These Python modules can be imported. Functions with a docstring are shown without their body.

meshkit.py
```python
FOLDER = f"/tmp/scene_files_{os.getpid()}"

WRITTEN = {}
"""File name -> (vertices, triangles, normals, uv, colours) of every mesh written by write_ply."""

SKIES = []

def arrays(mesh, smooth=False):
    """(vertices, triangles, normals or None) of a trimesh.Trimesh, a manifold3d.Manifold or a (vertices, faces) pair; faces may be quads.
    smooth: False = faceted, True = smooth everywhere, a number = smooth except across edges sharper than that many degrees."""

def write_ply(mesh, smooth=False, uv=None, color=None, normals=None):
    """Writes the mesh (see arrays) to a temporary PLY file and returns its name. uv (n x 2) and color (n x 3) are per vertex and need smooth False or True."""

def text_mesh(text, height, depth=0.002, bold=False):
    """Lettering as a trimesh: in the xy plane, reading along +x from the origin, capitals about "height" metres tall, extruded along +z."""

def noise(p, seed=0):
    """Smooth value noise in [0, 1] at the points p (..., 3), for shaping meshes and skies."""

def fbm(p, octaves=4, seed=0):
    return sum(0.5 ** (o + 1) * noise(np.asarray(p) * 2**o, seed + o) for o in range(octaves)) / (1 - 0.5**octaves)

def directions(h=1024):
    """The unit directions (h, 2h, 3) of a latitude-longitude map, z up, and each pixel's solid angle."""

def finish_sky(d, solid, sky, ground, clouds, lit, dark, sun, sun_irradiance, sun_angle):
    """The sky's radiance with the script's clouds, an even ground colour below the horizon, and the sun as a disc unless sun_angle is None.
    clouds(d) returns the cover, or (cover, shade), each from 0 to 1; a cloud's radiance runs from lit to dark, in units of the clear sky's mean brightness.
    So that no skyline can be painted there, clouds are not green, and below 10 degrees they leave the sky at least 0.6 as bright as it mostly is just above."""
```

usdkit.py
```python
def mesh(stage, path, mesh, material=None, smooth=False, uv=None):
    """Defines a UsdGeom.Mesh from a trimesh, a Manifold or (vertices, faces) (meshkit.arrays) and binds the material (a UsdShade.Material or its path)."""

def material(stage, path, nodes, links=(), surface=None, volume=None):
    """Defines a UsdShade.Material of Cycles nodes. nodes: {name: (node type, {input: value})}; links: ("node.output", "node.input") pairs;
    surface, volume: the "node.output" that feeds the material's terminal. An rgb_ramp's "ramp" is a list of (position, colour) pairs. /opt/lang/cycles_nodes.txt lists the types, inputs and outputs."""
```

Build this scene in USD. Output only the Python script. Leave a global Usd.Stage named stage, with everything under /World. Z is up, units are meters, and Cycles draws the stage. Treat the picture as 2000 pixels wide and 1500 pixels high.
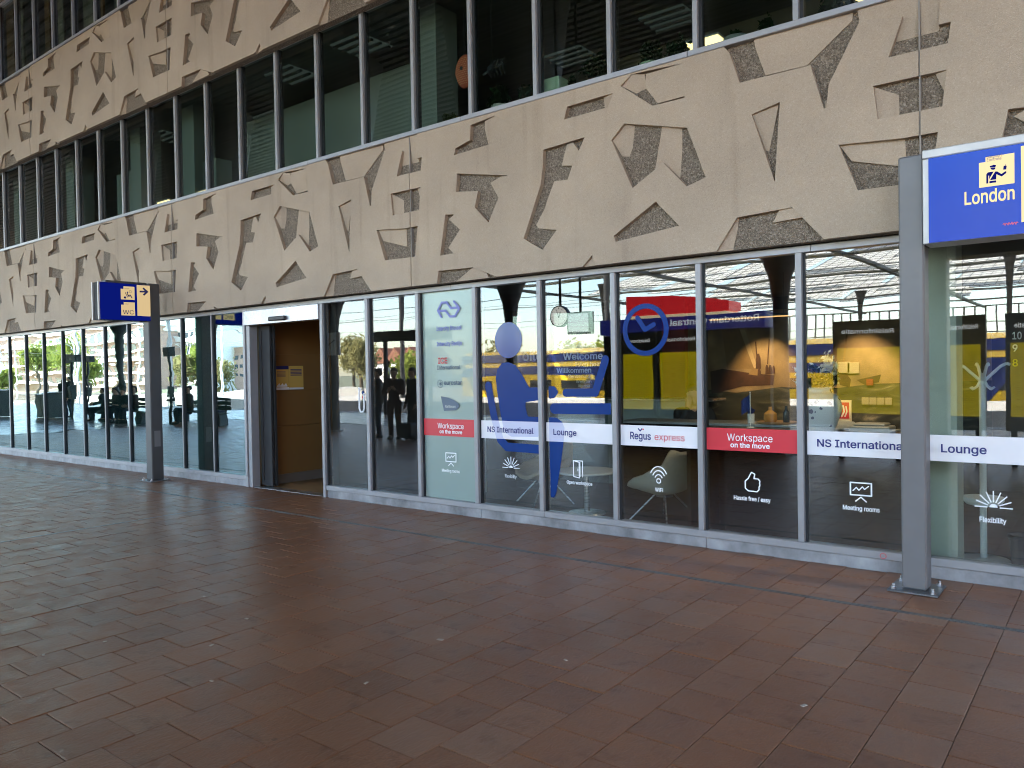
import math, random, json
import numpy as np, trimesh, shapely
import shapely.geometry as sg
from shapely import affinity
import manifold3d as m3
import usdkit, meshkit
from pxr import Usd, UsdGeom, UsdLux, UsdShade, Gf, Sdf, Vt

stage = Usd.Stage.CreateInMemory()
UsdGeom.SetStageUpAxis(stage, 'Z'); UsdGeom.SetStageMetersPerUnit(stage, 1.0)
UsdGeom.Xform.Define(stage, '/World'); UsdGeom.Scope.Define(stage, '/World/Looks')
RNG = random.Random(7); NR = np.random.default_rng(11)

# ------------------------------------------------------------------ camera, sky, sun
CAM = np.array([2.1504, -6.7033, 1.6442]); FPX = 1526.88
YAW, PIT, ROL = math.radians(38.1434), math.radians(-0.9323), math.radians(-1.0148)
EXPOSURE = 3.2
SKY_STRENGTH = 0.15
SUN_INTENSITY = 1.25
SUN_DIR = np.array([-0.45, 0.60, 0.68]); SUN_DIR /= np.linalg.norm(SUN_DIR)     # towards the sun
FWD = np.array([-math.sin(YAW)*math.cos(PIT), math.cos(YAW)*math.cos(PIT), math.sin(PIT)])
R0 = np.array([math.cos(YAW), math.sin(YAW), 0.0]); U0 = np.cross(R0, FWD)
RIGHT = math.cos(ROL)*R0 + math.sin(ROL)*U0; UP = -math.sin(ROL)*R0 + math.cos(ROL)*U0
cam = UsdGeom.Camera.Define(stage, '/World/camera')
mtx = Gf.Matrix4d(*[float(v) for v in (*RIGHT, 0, *UP, 0, *(-FWD), 0, *CAM, 1)])
cam.AddTransformOp().Set(mtx)
cam.CreateHorizontalApertureAttr(36.0); cam.CreateVerticalApertureAttr(27.0)
cam.CreateFocalLengthAttr(FPX/2000*36.0); cam.CreateClippingRangeAttr(Gf.Vec2f(0.05, 6000))
cam.CreateExposureAttr(EXPOSURE)

EL, AZ = math.asin(SUN_DIR[2]), math.atan2(SUN_DIR[0], SUN_DIR[1])
usdkit.material(stage, '/World/Looks/sky', {
    'sky': ('sky_texture', {'sky_type': 'single_scattering', 'sun_disc': False, 'sun_elevation': EL, 'sun_rotation': AZ, 'air_density': 1.0, 'aerosol_density': 0.9, 'ozone_density': 1.0}),
    'bg': ('background_shader', {'strength': SKY_STRENGTH})}, [('sky.color', 'bg.color')], surface='bg.background')
dome = UsdLux.DomeLight.Define(stage, '/World/sky')
UsdShade.MaterialBindingAPI.Apply(dome.GetPrim()).Bind(UsdShade.Material.Get(stage, '/World/Looks/sky'))
dome.GetPrim().SetCustomDataByKey('kind', 'structure')
sun = UsdLux.DistantLight.Define(stage, '/World/sun')
sun.CreateIntensityAttr(SUN_INTENSITY); sun.CreateNormalizeAttr(True) if hasattr(sun, 'CreateNormalizeAttr') else None
sun.CreateAngleAttr(0.53); sun.CreateColorAttr(Gf.Vec3f(1.0, 0.92, 0.79))
sun.AddRotateXYZOp().Set(Gf.Vec3f(0, 0, 0))
zax = Gf.Vec3d(*[float(v) for v in SUN_DIR])
sun.ClearXformOpOrder(); sun.AddOrientOp().Set(Gf.Quatf(Gf.Rotation(Gf.Vec3d(0, 0, 1), zax).GetQuat()))

def ray(px, py): return FWD*FPX + RIGHT*(px-1000) + UP*(750-py)
def aty(px, py, y):                        # the point of the plane y = const seen at a photo pixel
    d = ray(px, py); return CAM + d*((y-CAM[1])/d[1])
def mir(px, py, y):                        # a real point at depth y < 0 that the glazing mirrors to that pixel
    p = aty(px, py, -y); return np.array([p[0], y, p[2]])
def inframe(P, m=30):
    d = np.asarray(P)-CAM; z = d@FWD
    if z <= 0.1: return False
    u, v = 1000+FPX*(d@RIGHT)/z, 750-FPX*(d@UP)/z
    return -m < u < 2000+m and -m < v < 1500+m

# ------------------------------------------------------------------ helpers
used = {}
def numbered(parent, name):
    k = (parent, name); n = used.get(k, 0); used[k] = n+1
    return name if n == 0 else f'{name}_{n:03d}'
def tag(prim, label=None, cat=None, group=None, kind=None):
    for k, v in (('label', label), ('category', cat), ('group', group), ('kind', kind)):
        if v: prim.SetCustomDataByKey(k, v)
def thing(name, label, cat, loc=None, rotz=0, group=None, kind=None):
    x = UsdGeom.Xform.Define(stage, '/World/' + numbered('/World', name))
    if loc is not None:
        x.AddTranslateOp().Set(Gf.Vec3d(*[float(v) for v in loc]))
        if rotz: x.AddRotateZOp().Set(float(rotz))
    tag(x.GetPrim(), label, cat, group, kind); return str(x.GetPath())
def obj(name, m, material, parent='/World', smooth=False, label=None, cat=None, group=None, kind=None):
    if isinstance(m, MB): m = m.out()
    path = parent + '/' + numbered(parent, name)
    usdkit.mesh(stage, path, m, '/World/Looks/' + material, smooth=smooth)
    tag(stage.GetPrimAtPath(path), label, cat, group, kind); return path
def dup(path, loc, rotz=0, label=None, group=None):
    src = stage.GetPrimAtPath(path); was = dict(src.GetCustomData())
    base = path.rsplit('/', 1)[1]
    x = UsdGeom.Xform.Define(stage, '/World/' + numbered('/World', base))
    x.GetPrim().GetReferences().AddInternalReference(path)
    x.ClearXformOpOrder()
    for a in list(x.GetPrim().GetAttributes()):
        pass
    x.GetPrim().CreateAttribute('xformOp:translate', Sdf.ValueTypeNames.Double3).Set(Gf.Vec3d(*[float(v) for v in loc]))
    x.GetPrim().CreateAttribute('xformOp:rotateZ', Sdf.ValueTypeNames.Float).Set(float(rotz))
    x.GetXformOpOrderAttr().Set(['xformOp:translate', 'xformOp:rotateZ'])
    x.GetPrim().SetInstanceable(True)
    tag(x.GetPrim(), label or was.get('label'), was.get('category'), group or was.get('group')); return str(x.GetPath())
class MB:
    def __init__(self): self.m = []
    def add(self, m): self.m.append(m); return self
    def box(self, a, b):
        a, b = np.minimum(a, b), np.maximum(a, b)
        t = trimesh.creation.box(b-a); t.apply_translation((a+b)/2); self.m.append(t); return self
    def bar(self, p, q, w, h=None):
        self.m.append(bar(p, q, w, h)); return self
    def tube(self, p, q, r, r2=None, n=10):
        self.m.append(tube(p, q, r, r2, n)); return self
    def out(self): return self.m[0] if len(self.m) == 1 else trimesh.util.concatenate(self.m)
def box(a, b): return MB().box(a, b)
def frame_to(p, q):
    p, q = np.asarray(p, float), np.asarray(q, float); d = q-p; L = np.linalg.norm(d); d = d/L
    s = np.array([0, 0, 1.0]) if abs(d[2]) < .9 else np.array([0, 1.0, 0])
    x = np.cross(s, d); x /= np.linalg.norm(x); y = np.cross(d, x)
    M = np.eye(4); M[:3, 0], M[:3, 1], M[:3, 2], M[:3, 3] = x, y, d, (p+q)/2
    return M, L
def bar(p, q, w, h=None):
    M, L = frame_to(p, q); t = trimesh.creation.box([w, h or w, L]); t.apply_transform(M); return t
def tube(p, q, r, r2=None, n=10):
    M, L = frame_to(p, q)
    r2 = r if r2 is None else r2
    t = trimesh.creation.revolve(np.array([[0, -L/2], [r, -L/2], [r2, L/2], [0, L/2]]), sections=n); t.apply_transform(M); return t
def cbox(a, b, c=.004):                    # box with chamfered edges
    a, b = np.minimum(a, b).astype(float), np.maximum(a, b).astype(float)
    P = []
    for k in range(3):
        lo, hi = a+c, b-c; lo[k], hi[k] = a[k], b[k]
        P += [(x, y, z) for x in (lo[0], hi[0]) for y in (lo[1], hi[1]) for z in (lo[2], hi[2])]
    return trimesh.convex.convex_hull(np.array(P))
def lathe(prof, n=28, loc=(0, 0, 0)):
    t = trimesh.creation.revolve(np.array(prof, float), sections=n); t.apply_translation(loc); return t
def extr(poly, d):
    gs = getattr(poly, 'geoms', [poly])
    return trimesh.util.concatenate([trimesh.creation.extrude_polygon(g, d, engine='earcut') for g in gs if g.area > 1e-9])
def facade(poly, y, d=.0015):              # a flat shape drawn in (x, z), standing in the plane y, its face towards -y
    t = extr(poly, d); v = np.array(t.vertices); t.vertices = np.stack([v[:, 0], y+d-v[:, 2], v[:, 1]], 1); return t
def text(s, x0, x1, z, y, h, bold=False, face=-1, d=.001):
    t = meshkit.text_mesh(s, h, d, bold); v = np.array(t.vertices); lo, hi = v[:, 0].min(), v[:, 0].max()
    u = (v[:, 0]-lo)/(hi-lo)
    if face < 0: t.vertices = np.stack([x0+u*(x1-x0), y-v[:, 2], z+v[:, 1]], 1)
    else: t.vertices = np.stack([x1-u*(x1-x0), y+v[:, 2], z+v[:, 1]], 1)
    return t
def line(pts, w, cap=1, join=1): return sg.LineString(pts).buffer(w/2, cap_style=cap, join_style=join)
def union(*a): return shapely.union_all(list(a))
def ell(cx, cz, rx, rz): return affinity.translate(affinity.scale(sg.Point(0, 0).buffer(1, 24), rx, rz, origin=(0, 0)), cx, cz)
def hullchain(joints, bones, n=10):
    def sp(p, r): return m3.Manifold.sphere(float(r), n).translate([float(v) for v in p])
    out = []
    for a, b in bones:
        out.append(m3.Manifold.batch_hull([sp(*joints[a]), sp(*joints[b])]))
    r = m3.Manifold.batch_boolean(out, m3.OpType.Add)
    m = r.to_mesh(); return trimesh.Trimesh(m.vert_properties[:, :3], m.tri_verts)

# ------------------------------------------------------------------ materials
def pbr(name, col, rough=.5, metal=0., var=0., vs=3., bump=0., bs=40., bd=.004, spec=.5, rvar=0., stretch=(1, 1, 1), emit=None, es=0., coat=0., detail=6.):
    N = {'g': ('geometry', {}), 'p': ('principled_bsdf', {'base_color': col, 'roughness': rough, 'metallic': metal, 'specular_ior_level': spec, 'coat_weight': coat})}
    if emit is not None: N['p'][1].update({'emission_color': emit, 'emission_strength': es})
    L = []
    src = 'g.position'
    if stretch != (1, 1, 1):
        N['mp'] = ('mapping', {'scale': stretch}); L.append(('g.position', 'mp.vector')); src = 'mp.vector'
    if var or rvar:
        N['n'] = ('noise_texture', {'scale': vs, 'detail': detail, 'roughness': .62}); L.append((src, 'n.vector'))
        if var:
            c = np.array(col)
            N['r'] = ('rgb_ramp', {'ramp': [(.25, tuple(c*(1-var))), (.5, tuple(c)), (.75, tuple(np.minimum(c*(1+var), .95)))]})
            L += [('n.fac', 'r.fac'), ('r.color', 'p.base_color')]
        if rvar:
            N['mr'] = ('map_range', {'from_min': .3, 'from_max': .7, 'to_min': max(.02, rough-rvar), 'to_max': min(1, rough+rvar)})
            L += [('n.fac', 'mr.value'), ('mr.result', 'p.roughness')]
    if bump:
        N['n2'] = ('noise_texture', {'scale': bs, 'detail': 4.}); N['b'] = ('bump', {'strength': bump, 'distance': bd})
        L += [(src, 'n2.vector'), ('n2.fac', 'b.height'), ('b.normal', 'p.normal')]
    usdkit.material(stage, '/World/Looks/'+name, N, L, surface='p.BSDF'); return name
def glass(name, tint, f0=.055, wav=0., wscale=(1, 1, 1), gloss=(1, 1, 1)):
    N = {'g': ('geometry', {}), 'dot': ('vector_math', {'math_type': 'dot_product'}), 'abs': ('math', {'math_type': 'absolute'}),
         'inv': ('math', {'math_type': 'subtract', 'value1': 1.0}), 'pw': ('math', {'math_type': 'power', 'value2': 5.0}),
         'ma': ('math', {'math_type': 'multiply_add', 'value2': 1-f0, 'value3': f0}),
         't': ('transparent_bsdf', {'color': tint}), 's': ('glossy_bsdf', {'color': gloss, 'roughness': 0.0}), 'm': ('mix_closure', {})}
    L = [('g.normal', 'dot.vector1'), ('g.incoming', 'dot.vector2'), ('dot.value', 'abs.value1'), ('abs.value', 'inv.value2'), ('inv.value', 'pw.value1'),
         ('pw.value', 'ma.value1'), ('ma.value', 'm.fac'), ('t.BSDF', 'm.closure1'), ('s.BSDF', 'm.closure2')]
    if wav:
        N['mp'] = ('mapping', {'scale': wscale}); N['n'] = ('noise_texture', {'scale': 1.0, 'detail': 1.0}); N['b'] = ('bump', {'strength': 1.0, 'distance': wav})
        L += [('g.position', 'mp.vector'), ('mp.vector', 'n.vector'), ('n.fac', 'b.height'), ('b.normal', 's.normal')]
    usdkit.material(stage, '/World/Looks/'+name, N, L, surface='m.closure'); return name
EM = 2.0**-EXPOSURE                          # lit things are set by the brightness they show
def emis(name, col, s): s = s*EM; usdkit.material(stage, '/World/Looks/'+name, {'e': ('emission', {'color': col, 'strength': s})}, [], surface='e.emission')
def mixed(name, base, ramp, scale, rough=.8, bump=.4, bd=.006, kind='voronoi', var=.12):
    N = {'g': ('geometry', {}), 'v': ('voronoi_texture', {'scale': scale, 'randomness': 1.0}), 'sep': ('separate_color', {}), 'r': ('rgb_ramp', {'ramp': ramp}),
         'n': ('noise_texture', {'scale': 1.3, 'detail': 5.}), 'r2': ('rgb_ramp', {'ramp': [(.3, (1-var,)*3), (.7, (1.0,)*3)]}), 'mx': ('mix_color', {'blend_type': 'multiply', 'fac': 1.0}),
         'b': ('bump', {'strength': bump, 'distance': bd, 'invert': True}), 'p': ('principled_bsdf', {'roughness': rough, 'specular_ior_level': .3})}
    L = [('g.position', 'v.vector'), ('v.color', 'sep.color'), ('sep.r', 'r.fac'), ('g.position', 'n.vector'), ('n.fac', 'r2.fac'), ('r.color', 'mx.a'), ('r2.color', 'mx.b'), ('mx.result', 'p.base_color'),
         ('v.distance', 'b.height'), ('b.normal', 'p.normal')]
    usdkit.material(stage, '/World/Looks/'+name, N, L, surface='p.BSDF')

# smooth cast concrete: sandy speckle, soft stains, rain streaks
usdkit.material(stage, '/World/Looks/concrete', {
    'g': ('geometry', {}), 'v': ('voronoi_texture', {'scale': 150.}), 'sep': ('separate_color', {}), 'r': ('rgb_ramp', {'ramp': [(0, (.322, .246, .175)), (.12, (.352, .272, .196)), (.5, (.37, .288, .21)), (.9, (.39, .306, .225)), (1, (.425, .342, .258))]}),
    'n': ('noise_texture', {'scale': .8, 'detail': 6., 'roughness': .6}), 'r2': ('rgb_ramp', {'ramp': [(.3, (.82, .81, .81)), (.7, (1.06, 1.05, 1.04))]}), 'mx': ('mix_color', {'blend_type': 'multiply', 'fac': 1.0, 'use_clamp': False}),
    'mp': ('mapping', {'scale': (7., 7., .35)}), 'n3': ('noise_texture', {'scale': 1., 'detail': 4.}), 'r3': ('rgb_ramp', {'ramp': [(.28, (.80, .78, .76)), (.42, (1, 1, 1)), (1, (1, 1, 1))]}), 'mx2': ('mix_color', {'blend_type': 'multiply', 'fac': .55, 'use_clamp': False}),
    'n2': ('noise_texture', {'scale': 160., 'detail': 3.}), 'b': ('bump', {'strength': .45, 'distance': .004}), 'p': ('principled_bsdf', {'roughness': .85, 'specular_ior_level': .25})},
    [('g.position', 'v.vector'), ('v.color', 'sep.color'), ('sep.r', 'r.fac'), ('g.position', 'n.vector'), ('n.fac', 'r2.fac'), ('r.color', 'mx.a'), ('r2.color', 'mx.b'),
     ('g.position', 'mp.vector'), ('mp.vector', 'n3.vector'), ('n3.fac', 'r3.fac'), ('mx.result', 'mx2.a'), ('r3.color', 'mx2.b'), ('mx2.result', 'p.base_color'),
     ('g.position', 'n2.vector'), ('n2.fac', 'b.height'), ('b.normal', 'p.normal')], surface='p.BSDF')
mixed('aggregate', None, [(0, (.105, .078, .054)), (.3, (.155, .118, .084)), (.55, (.18, .138, .10)), (.8, (.22, .17, .125)), (1, (.31, .25, .19))], 95., rough=.85, bump=.8, bd=.012)
# floor tiles: every 30 cm tile has its own tone, cleft quartzite relief, uneven gloss
usdkit.material(stage, '/World/Looks/tile', {
    'g': ('geometry', {}), 's': ('separate_xyz', {}), 'x1': ('math', {'math_type': 'subtract', 'value2': .655}), 'x2': ('math', {'math_type': 'divide', 'value2': .3}), 'i': ('math', {'math_type': 'floor'}),
    'md': ('math', {'math_type': 'floored_modulo', 'value2': 2.0}), 'of': ('math', {'math_type': 'multiply', 'value2': -.15}), 'y1': ('math', {'math_type': 'add', 'value2': 3.48}), 'y2': ('math', {'math_type': 'add'}), 'y3': ('math', {'math_type': 'divide', 'value2': .3}), 'j': ('math', {'math_type': 'floor'}),
    'c': ('combine_xyz', {}), 'w': ('white_noise_texture', {'dimensions': '3D'}),
    'r': ('rgb_ramp', {'ramp': [(0, (.205, .090, .044)), (.25, (.226, .096, .044)), (.5, (.236, .101, .046)), (.8, (.244, .108, .051)), (.93, (.250, .117, .059)), (1, (.258, .132, .074))]}),
    'n': ('noise_texture', {'scale': 5., 'detail': 8., 'roughness': .65}), 'r2': ('rgb_ramp', {'ramp': [(.25, (.80, .79, .79)), (.5, (1, 1, 1)), (.8, (1.16, 1.16, 1.16))]}), 'mx': ('mix_color', {'blend_type': 'multiply', 'fac': 1., 'use_clamp': False}),
    'n4': ('noise_texture', {'scale': 190., 'detail': 2.}), 'r4': ('rgb_ramp', {'ramp': [(.3, (.62, .62, .62)), (.55, (1, 1, 1)), (.72, (1.42, 1.40, 1.36))]}), 'mx4': ('mix_color', {'blend_type': 'multiply', 'fac': .8, 'use_clamp': False}),
    'gv': ('voronoi_texture', {'scale': 2.6}), 'gr': ('rgb_ramp', {'ramp': [(0, (.45, .45, .46)), (.030, (.5, .5, .5)), (.040, (1, 1, 1)), (1, (1, 1, 1))]}), 'mx5': ('mix_color', {'blend_type': 'multiply', 'fac': .8, 'use_clamp': False}), 'n6': ('noise_texture', {'scale': .55, 'detail': 5., 'roughness': .6}), 'r6': ('rgb_ramp', {'ramp': [(.3, (.80, .80, .80)), (.5, (1, 1, 1)), (.7, (1.10, 1.09, 1.08))]}), 'mx6': ('mix_color', {'blend_type': 'multiply', 'fac': 1., 'use_clamp': False}),
    'va': ('vector_math', {'math_type': 'add'}), 'sc': ('vector_math', {'math_type': 'scale', 'scale': 37.}), 'mp': ('mapping', {'scale': (34., 13., 20.)}), 'n3': ('noise_texture', {'scale': 1., 'detail': 6., 'roughness': .65, 'distortion': 1.2}),
    'b': ('bump', {'strength': .62, 'distance': .0065}), 'rr': ('map_range', {'from_min': .3, 'from_max': .7, 'to_min': .28, 'to_max': .50}),
    'p': ('principled_bsdf', {'specular_ior_level': .34})},
    [('g.position', 's.vector'), ('s.x', 'x1.value1'), ('x1.value', 'x2.value1'), ('x2.value', 'i.value1'), ('i.value', 'md.value1'), ('md.value', 'of.value1'), ('s.y', 'y1.value1'), ('y1.value', 'y2.value1'), ('of.value', 'y2.value2'), ('y2.value', 'y3.value1'), ('y3.value', 'j.value1'),
     ('i.value', 'c.x'), ('j.value', 'c.y'), ('c.vector', 'w.vector'), ('w.value', 'r.fac'), ('g.position', 'n.vector'), ('n.fac', 'r2.fac'), ('r.color', 'mx.a'), ('r2.color', 'mx.b'), ('g.position', 'n4.vector'), ('n4.fac', 'r4.fac'), ('mx.result', 'mx4.a'), ('r4.color', 'mx4.b'), ('g.position', 'gv.vector'), ('gv.distance', 'gr.fac'), ('mx4.result', 'mx5.a'), ('gr.color', 'mx5.b'), ('g.position', 'n6.vector'), ('n6.fac', 'r6.fac'), ('mx5.result', 'mx6.a'), ('r6.color', 'mx6.b'), ('mx6.result', 'p.base_color'),
     ('w.color', 'sc.vector1'), ('g.position', 'va.vector1'), ('sc.vector', 'va.vector2'), ('va.vector', 'mp.vector'), ('mp.vector', 'n3.vector'), ('n3.fac', 'b.height'), ('b.normal', 'p.normal'), ('n.fac', 'rr.value'), ('rr.result', 'p.roughness')], surface='p.BSDF')
pbr('grout', (.095, .072, .05), .9, var=.35, vs=14., bump=.3)
pbr('frame', (.29, .282, .28), .38, metal=.25, var=.07, vs=2.2, rvar=.08, bump=.05, bs=8.)
pbr('frame_dark', (.030, .029, .028), .6, var=.15, spec=.25)
pbr('gasket', (.012, .012, .013), .6)
pbr('post_shaded', (.05, .046, .044), .45, var=.15, vs=3., rvar=.1, bump=.06, bs=15.)  # same paint as the other post, with shade put into the colour
pbr('post_paint', (.14, .134, .13), .42, metal=.1, var=.10, vs=3., rvar=.1, bump=.06, bs=15.)
pbr('plinth', (.24, .235, .235), .5, var=.7, vs=3.2, bump=.5, bs=22., stretch=(1, 1, .8), rvar=.2, detail=10.)
pbr('drain_steel', (.085, .078, .068), .4, var=.5, vs=3., spec=.5)
pbr('steel', (.55, .55, .55), .32, metal=1., var=.15, vs=5., rvar=.1, stretch=(1, 1, 8))
pbr('steel_dark', (.22, .22, .22), .4, metal=.9, var=.3, vs=8.)
pbr('header_steel', (.50, .50, .51), .34, metal=.85, var=.3, vs=4., rvar=.14, bump=.15, bs=6.)
pbr('soffit_brown', (.075, .058, .05), .7, var=.2)
pbr('sealant', (.23, .20, .17), .8, var=.2)
glass('glass_clear', (.84, .88, .86), .095, wav=.0009, wscale=(.9, 1, 2.2))
glass('glass_film', (.92, .95, .93), .012)
glass('glass_left', (.60, .70, .66), .33, wav=.0022, wscale=(.8, 1, 3.6), gloss=(.82, .98, 1.0))
glass('glass_upper', (.76, .83, .80), .065, wav=.0012, wscale=(.9, 1, 1.6))
pbr('teal_back', (.06, .095, .09), .8, var=.12, vs=.7)
pbr('band_white', (.78, .74, .73), .35, var=.03)
pbr('band_red', (.60, .032, .045), .35, var=.04)
pbr('decal_white', (.85, .85, .84), .5)
pbr('decal_blue', (.006, .036, .17), .22, spec=.16)
pbr('decal_blue_gloss', (.008, .042, .19), .12, spec=.62, bump=.10, bs=60., bd=.002)
pbr('band_lilac', (.55, .54, .66), .35)
pbr('decal_navy', (.03, .03, .15), .45)
pbr('decal_red', (.62, .05, .06), .4)
pbr('decal_grey', (.10, .13, .17), .5)
pbr('decal_lilac', (.16, .17, .42), .5)
pbr('film', (.335, .372, .352), .26, var=.05, vs=1.2, spec=1.0)
pbr('sign_blue', (.003, .022, .17), .14, emit=(.002, .045, .46), es=.68*EM, spec=.22, bump=.05, bs=3., bd=.02)
emis('sign_blue_dim', (.004, .012, .23), .75)
emis('sign_cream', (1.0, .80, .45), 1.15)
emis('sign_cream_dim', (1.0, .74, .38), .72)
pbr('sign_ink', (.02, .02, .12), .5)
pbr('sign_case', (.46, .44, .41), .4, metal=.3, var=.1)
pbr('black', (.012, .012, .013), .4)
pbr('rubber', (.02, .02, .02), .7)
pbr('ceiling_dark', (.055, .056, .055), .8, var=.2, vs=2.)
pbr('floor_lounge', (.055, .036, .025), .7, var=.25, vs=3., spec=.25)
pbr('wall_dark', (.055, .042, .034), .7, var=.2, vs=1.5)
pbr('wall_corr', (.20, .098, .030), .45, var=.08, vs=1.2)
pbr('floor_corr', (.34, .19, .075), .35, var=.15, vs=2.)
pbr('skirting', (.14, .11, .085), .5)
pbr('office_wall', (.19, .205, .185), .8, var=.05, vs=.6)
pbr('office_wall_tan', (.16, .145, .115), .8, var=.06)
pbr('office_ceiling', (.125, .13, .12), .8, stretch=(1, 26, 1), var=.28, vs=.6)
pbr('louvre', (.10, .105, .10), .6)
emis('lamp_warm', (1.0, .72, .32), 4.)
emis('troffer', (.75, .9, .8), .06)
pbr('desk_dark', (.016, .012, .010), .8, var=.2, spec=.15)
pbr('desk_top', (.05, .038, .03), .3, var=.2)
pbr('counter', (.32, .34, .33), .35, metal=.5, var=.1)
pbr('chair_fabric', (.40, .375, .32), .9, var=.12, vs=30., bump=.2, bs=120.)
pbr('chair_beige', (.50, .38, .23), .9, var=.12, vs=30.)
pbr('white_paint', (.70, .71, .68), .4, var=.04)
pbr('cream_col', (.50, .52, .43), .6, var=.06)
pbr('porcelain', (.62, .66, .66), .12, spec=.6)
pbr('porcelain_blue', (.02, .03, .10), .2)
pbr('petal', (.72, .78, .80), .7, var=.2, vs=40.)
pbr('petal_pale', (.80, .74, .50), .7, var=.2, vs=30.)
pbr('leaf', (.035, .075, .03), .6, var=.35, vs=9.)
pbr('leaf_dark', (.02, .045, .024), .55, var=.35, vs=9.)
pbr('pot_white', (.55, .54, .50), .5); pbr('pot_green', (.36, .45, .30), .5); pbr('pot_red', (.22, .035, .03), .4); pbr('pot_grey', (.2, .21, .2), .5)
pbr('orange', (.50, .085, .035), .6); pbr('orange_dot', (.7, .32, .14), .6)
pbr('maroon', (.16, .012, .016), .6)
pbr('wood_tray', (.38, .22, .10), .4, var=.15); pbr('amber', (.42, .22, .06), .15); pbr('bottle_dark', (.02, .03, .035), .12)
pbr('flag_blue', (.012, .03, .16), .7)
pbr('printer', (.42, .38, .30), .5)
pbr('skin', (.42, .25, .17), .5, var=.08, vs=20.); pbr('hair', (.03, .018, .012), .6)
pbr('cloth_dark', (.018, .02, .022), .85, var=.2, vs=30.); pbr('cloth_grey', (.05, .05, .055), .85); pbr('cloth_brown', (.06, .032, .025), .85); pbr('cloth_navy', (.02, .025, .05), .85)
pbr('scrap', (.42, .36, .29), .8); pbr('paper', (.72, .66, .52), .6); pbr('paper_yellow', (.62, .40, .09), .6)
# reflected world
pbr('platform_far', (.15, .105, .09), .26, var=.15, vs=2.5, rvar=.12)
pbr('kerb', (.42, .40, .37), .7, var=.15); pbr('ballast', (.16, .135, .115), .95, var=.35, vs=20., bump=.6, bs=60., bd=.03)
pbr('ground', (.13, .14, .09), .95, var=.3, vs=.2); pbr('rail_steel', (.16, .12, .10), .4, metal=.8)
pbr('canopy', (.16, .15, .135), .6, var=.12, vs=1.); pbr('canopy_rib', (.06, .057, .052), .7); pbr('column_dark', (.030, .030, .032), .5)
pbr('mast', (.62, .62, .60), .5, var=.08); pbr('wire', (.05, .05, .05), .5)
pbr('train_yellow', (.85, .52, .02), .25, coat=.5); pbr('train_blue', (.015, .03, .16), .25, coat=.5); pbr('train_dark', (.015, .017, .02), .15); pbr('train_grey', (.3, .3, .31), .4)
pbr('kiosk_red_glow', (.70, .02, .03), .3, emit=(1, .03, .04), es=1.6*EM); pbr('glowing_letters', (.8, .8, .8), .4, emit=(1, 1, 1), es=1.6*EM); pbr('kiosk_blue', (.010, .014, .085), .35, emit=(.02, .03, .3), es=1.2*EM); pbr('kiosk_black', (.014, .012, .012), .5); pbr('kiosk_cream', (.75, .6, .4), .4, emit=(1, .8, .5), es=2.*EM)  # glow put into the kiosk sign colours to brighten them in shade
emis('timetable', (.95, .74, .0), 1.05); pbr('timetable_ink', (.25, .17, .0), .6)
emis('screen', (.62, .66, .72), 3.); pbr('clock_face', (.85, .84, .80), .4, emit=(1, .97, .9), es=2.5*EM)
pbr('bin_green', (.03, .042, .036), .5); pbr('bench_wood', (.035, .05, .042), .6, var=.2); pbr('bench_iron', (.02, .025, .022), .5)
pbr('brick_far', (.50, .33, .26), .85, var=.15); pbr('render_white', (.78, .76, .72), .8, var=.04); pbr('balcony', (.66, .64, .60), .7); pbr('far_glass', (.05, .07, .09), .1)
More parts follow.
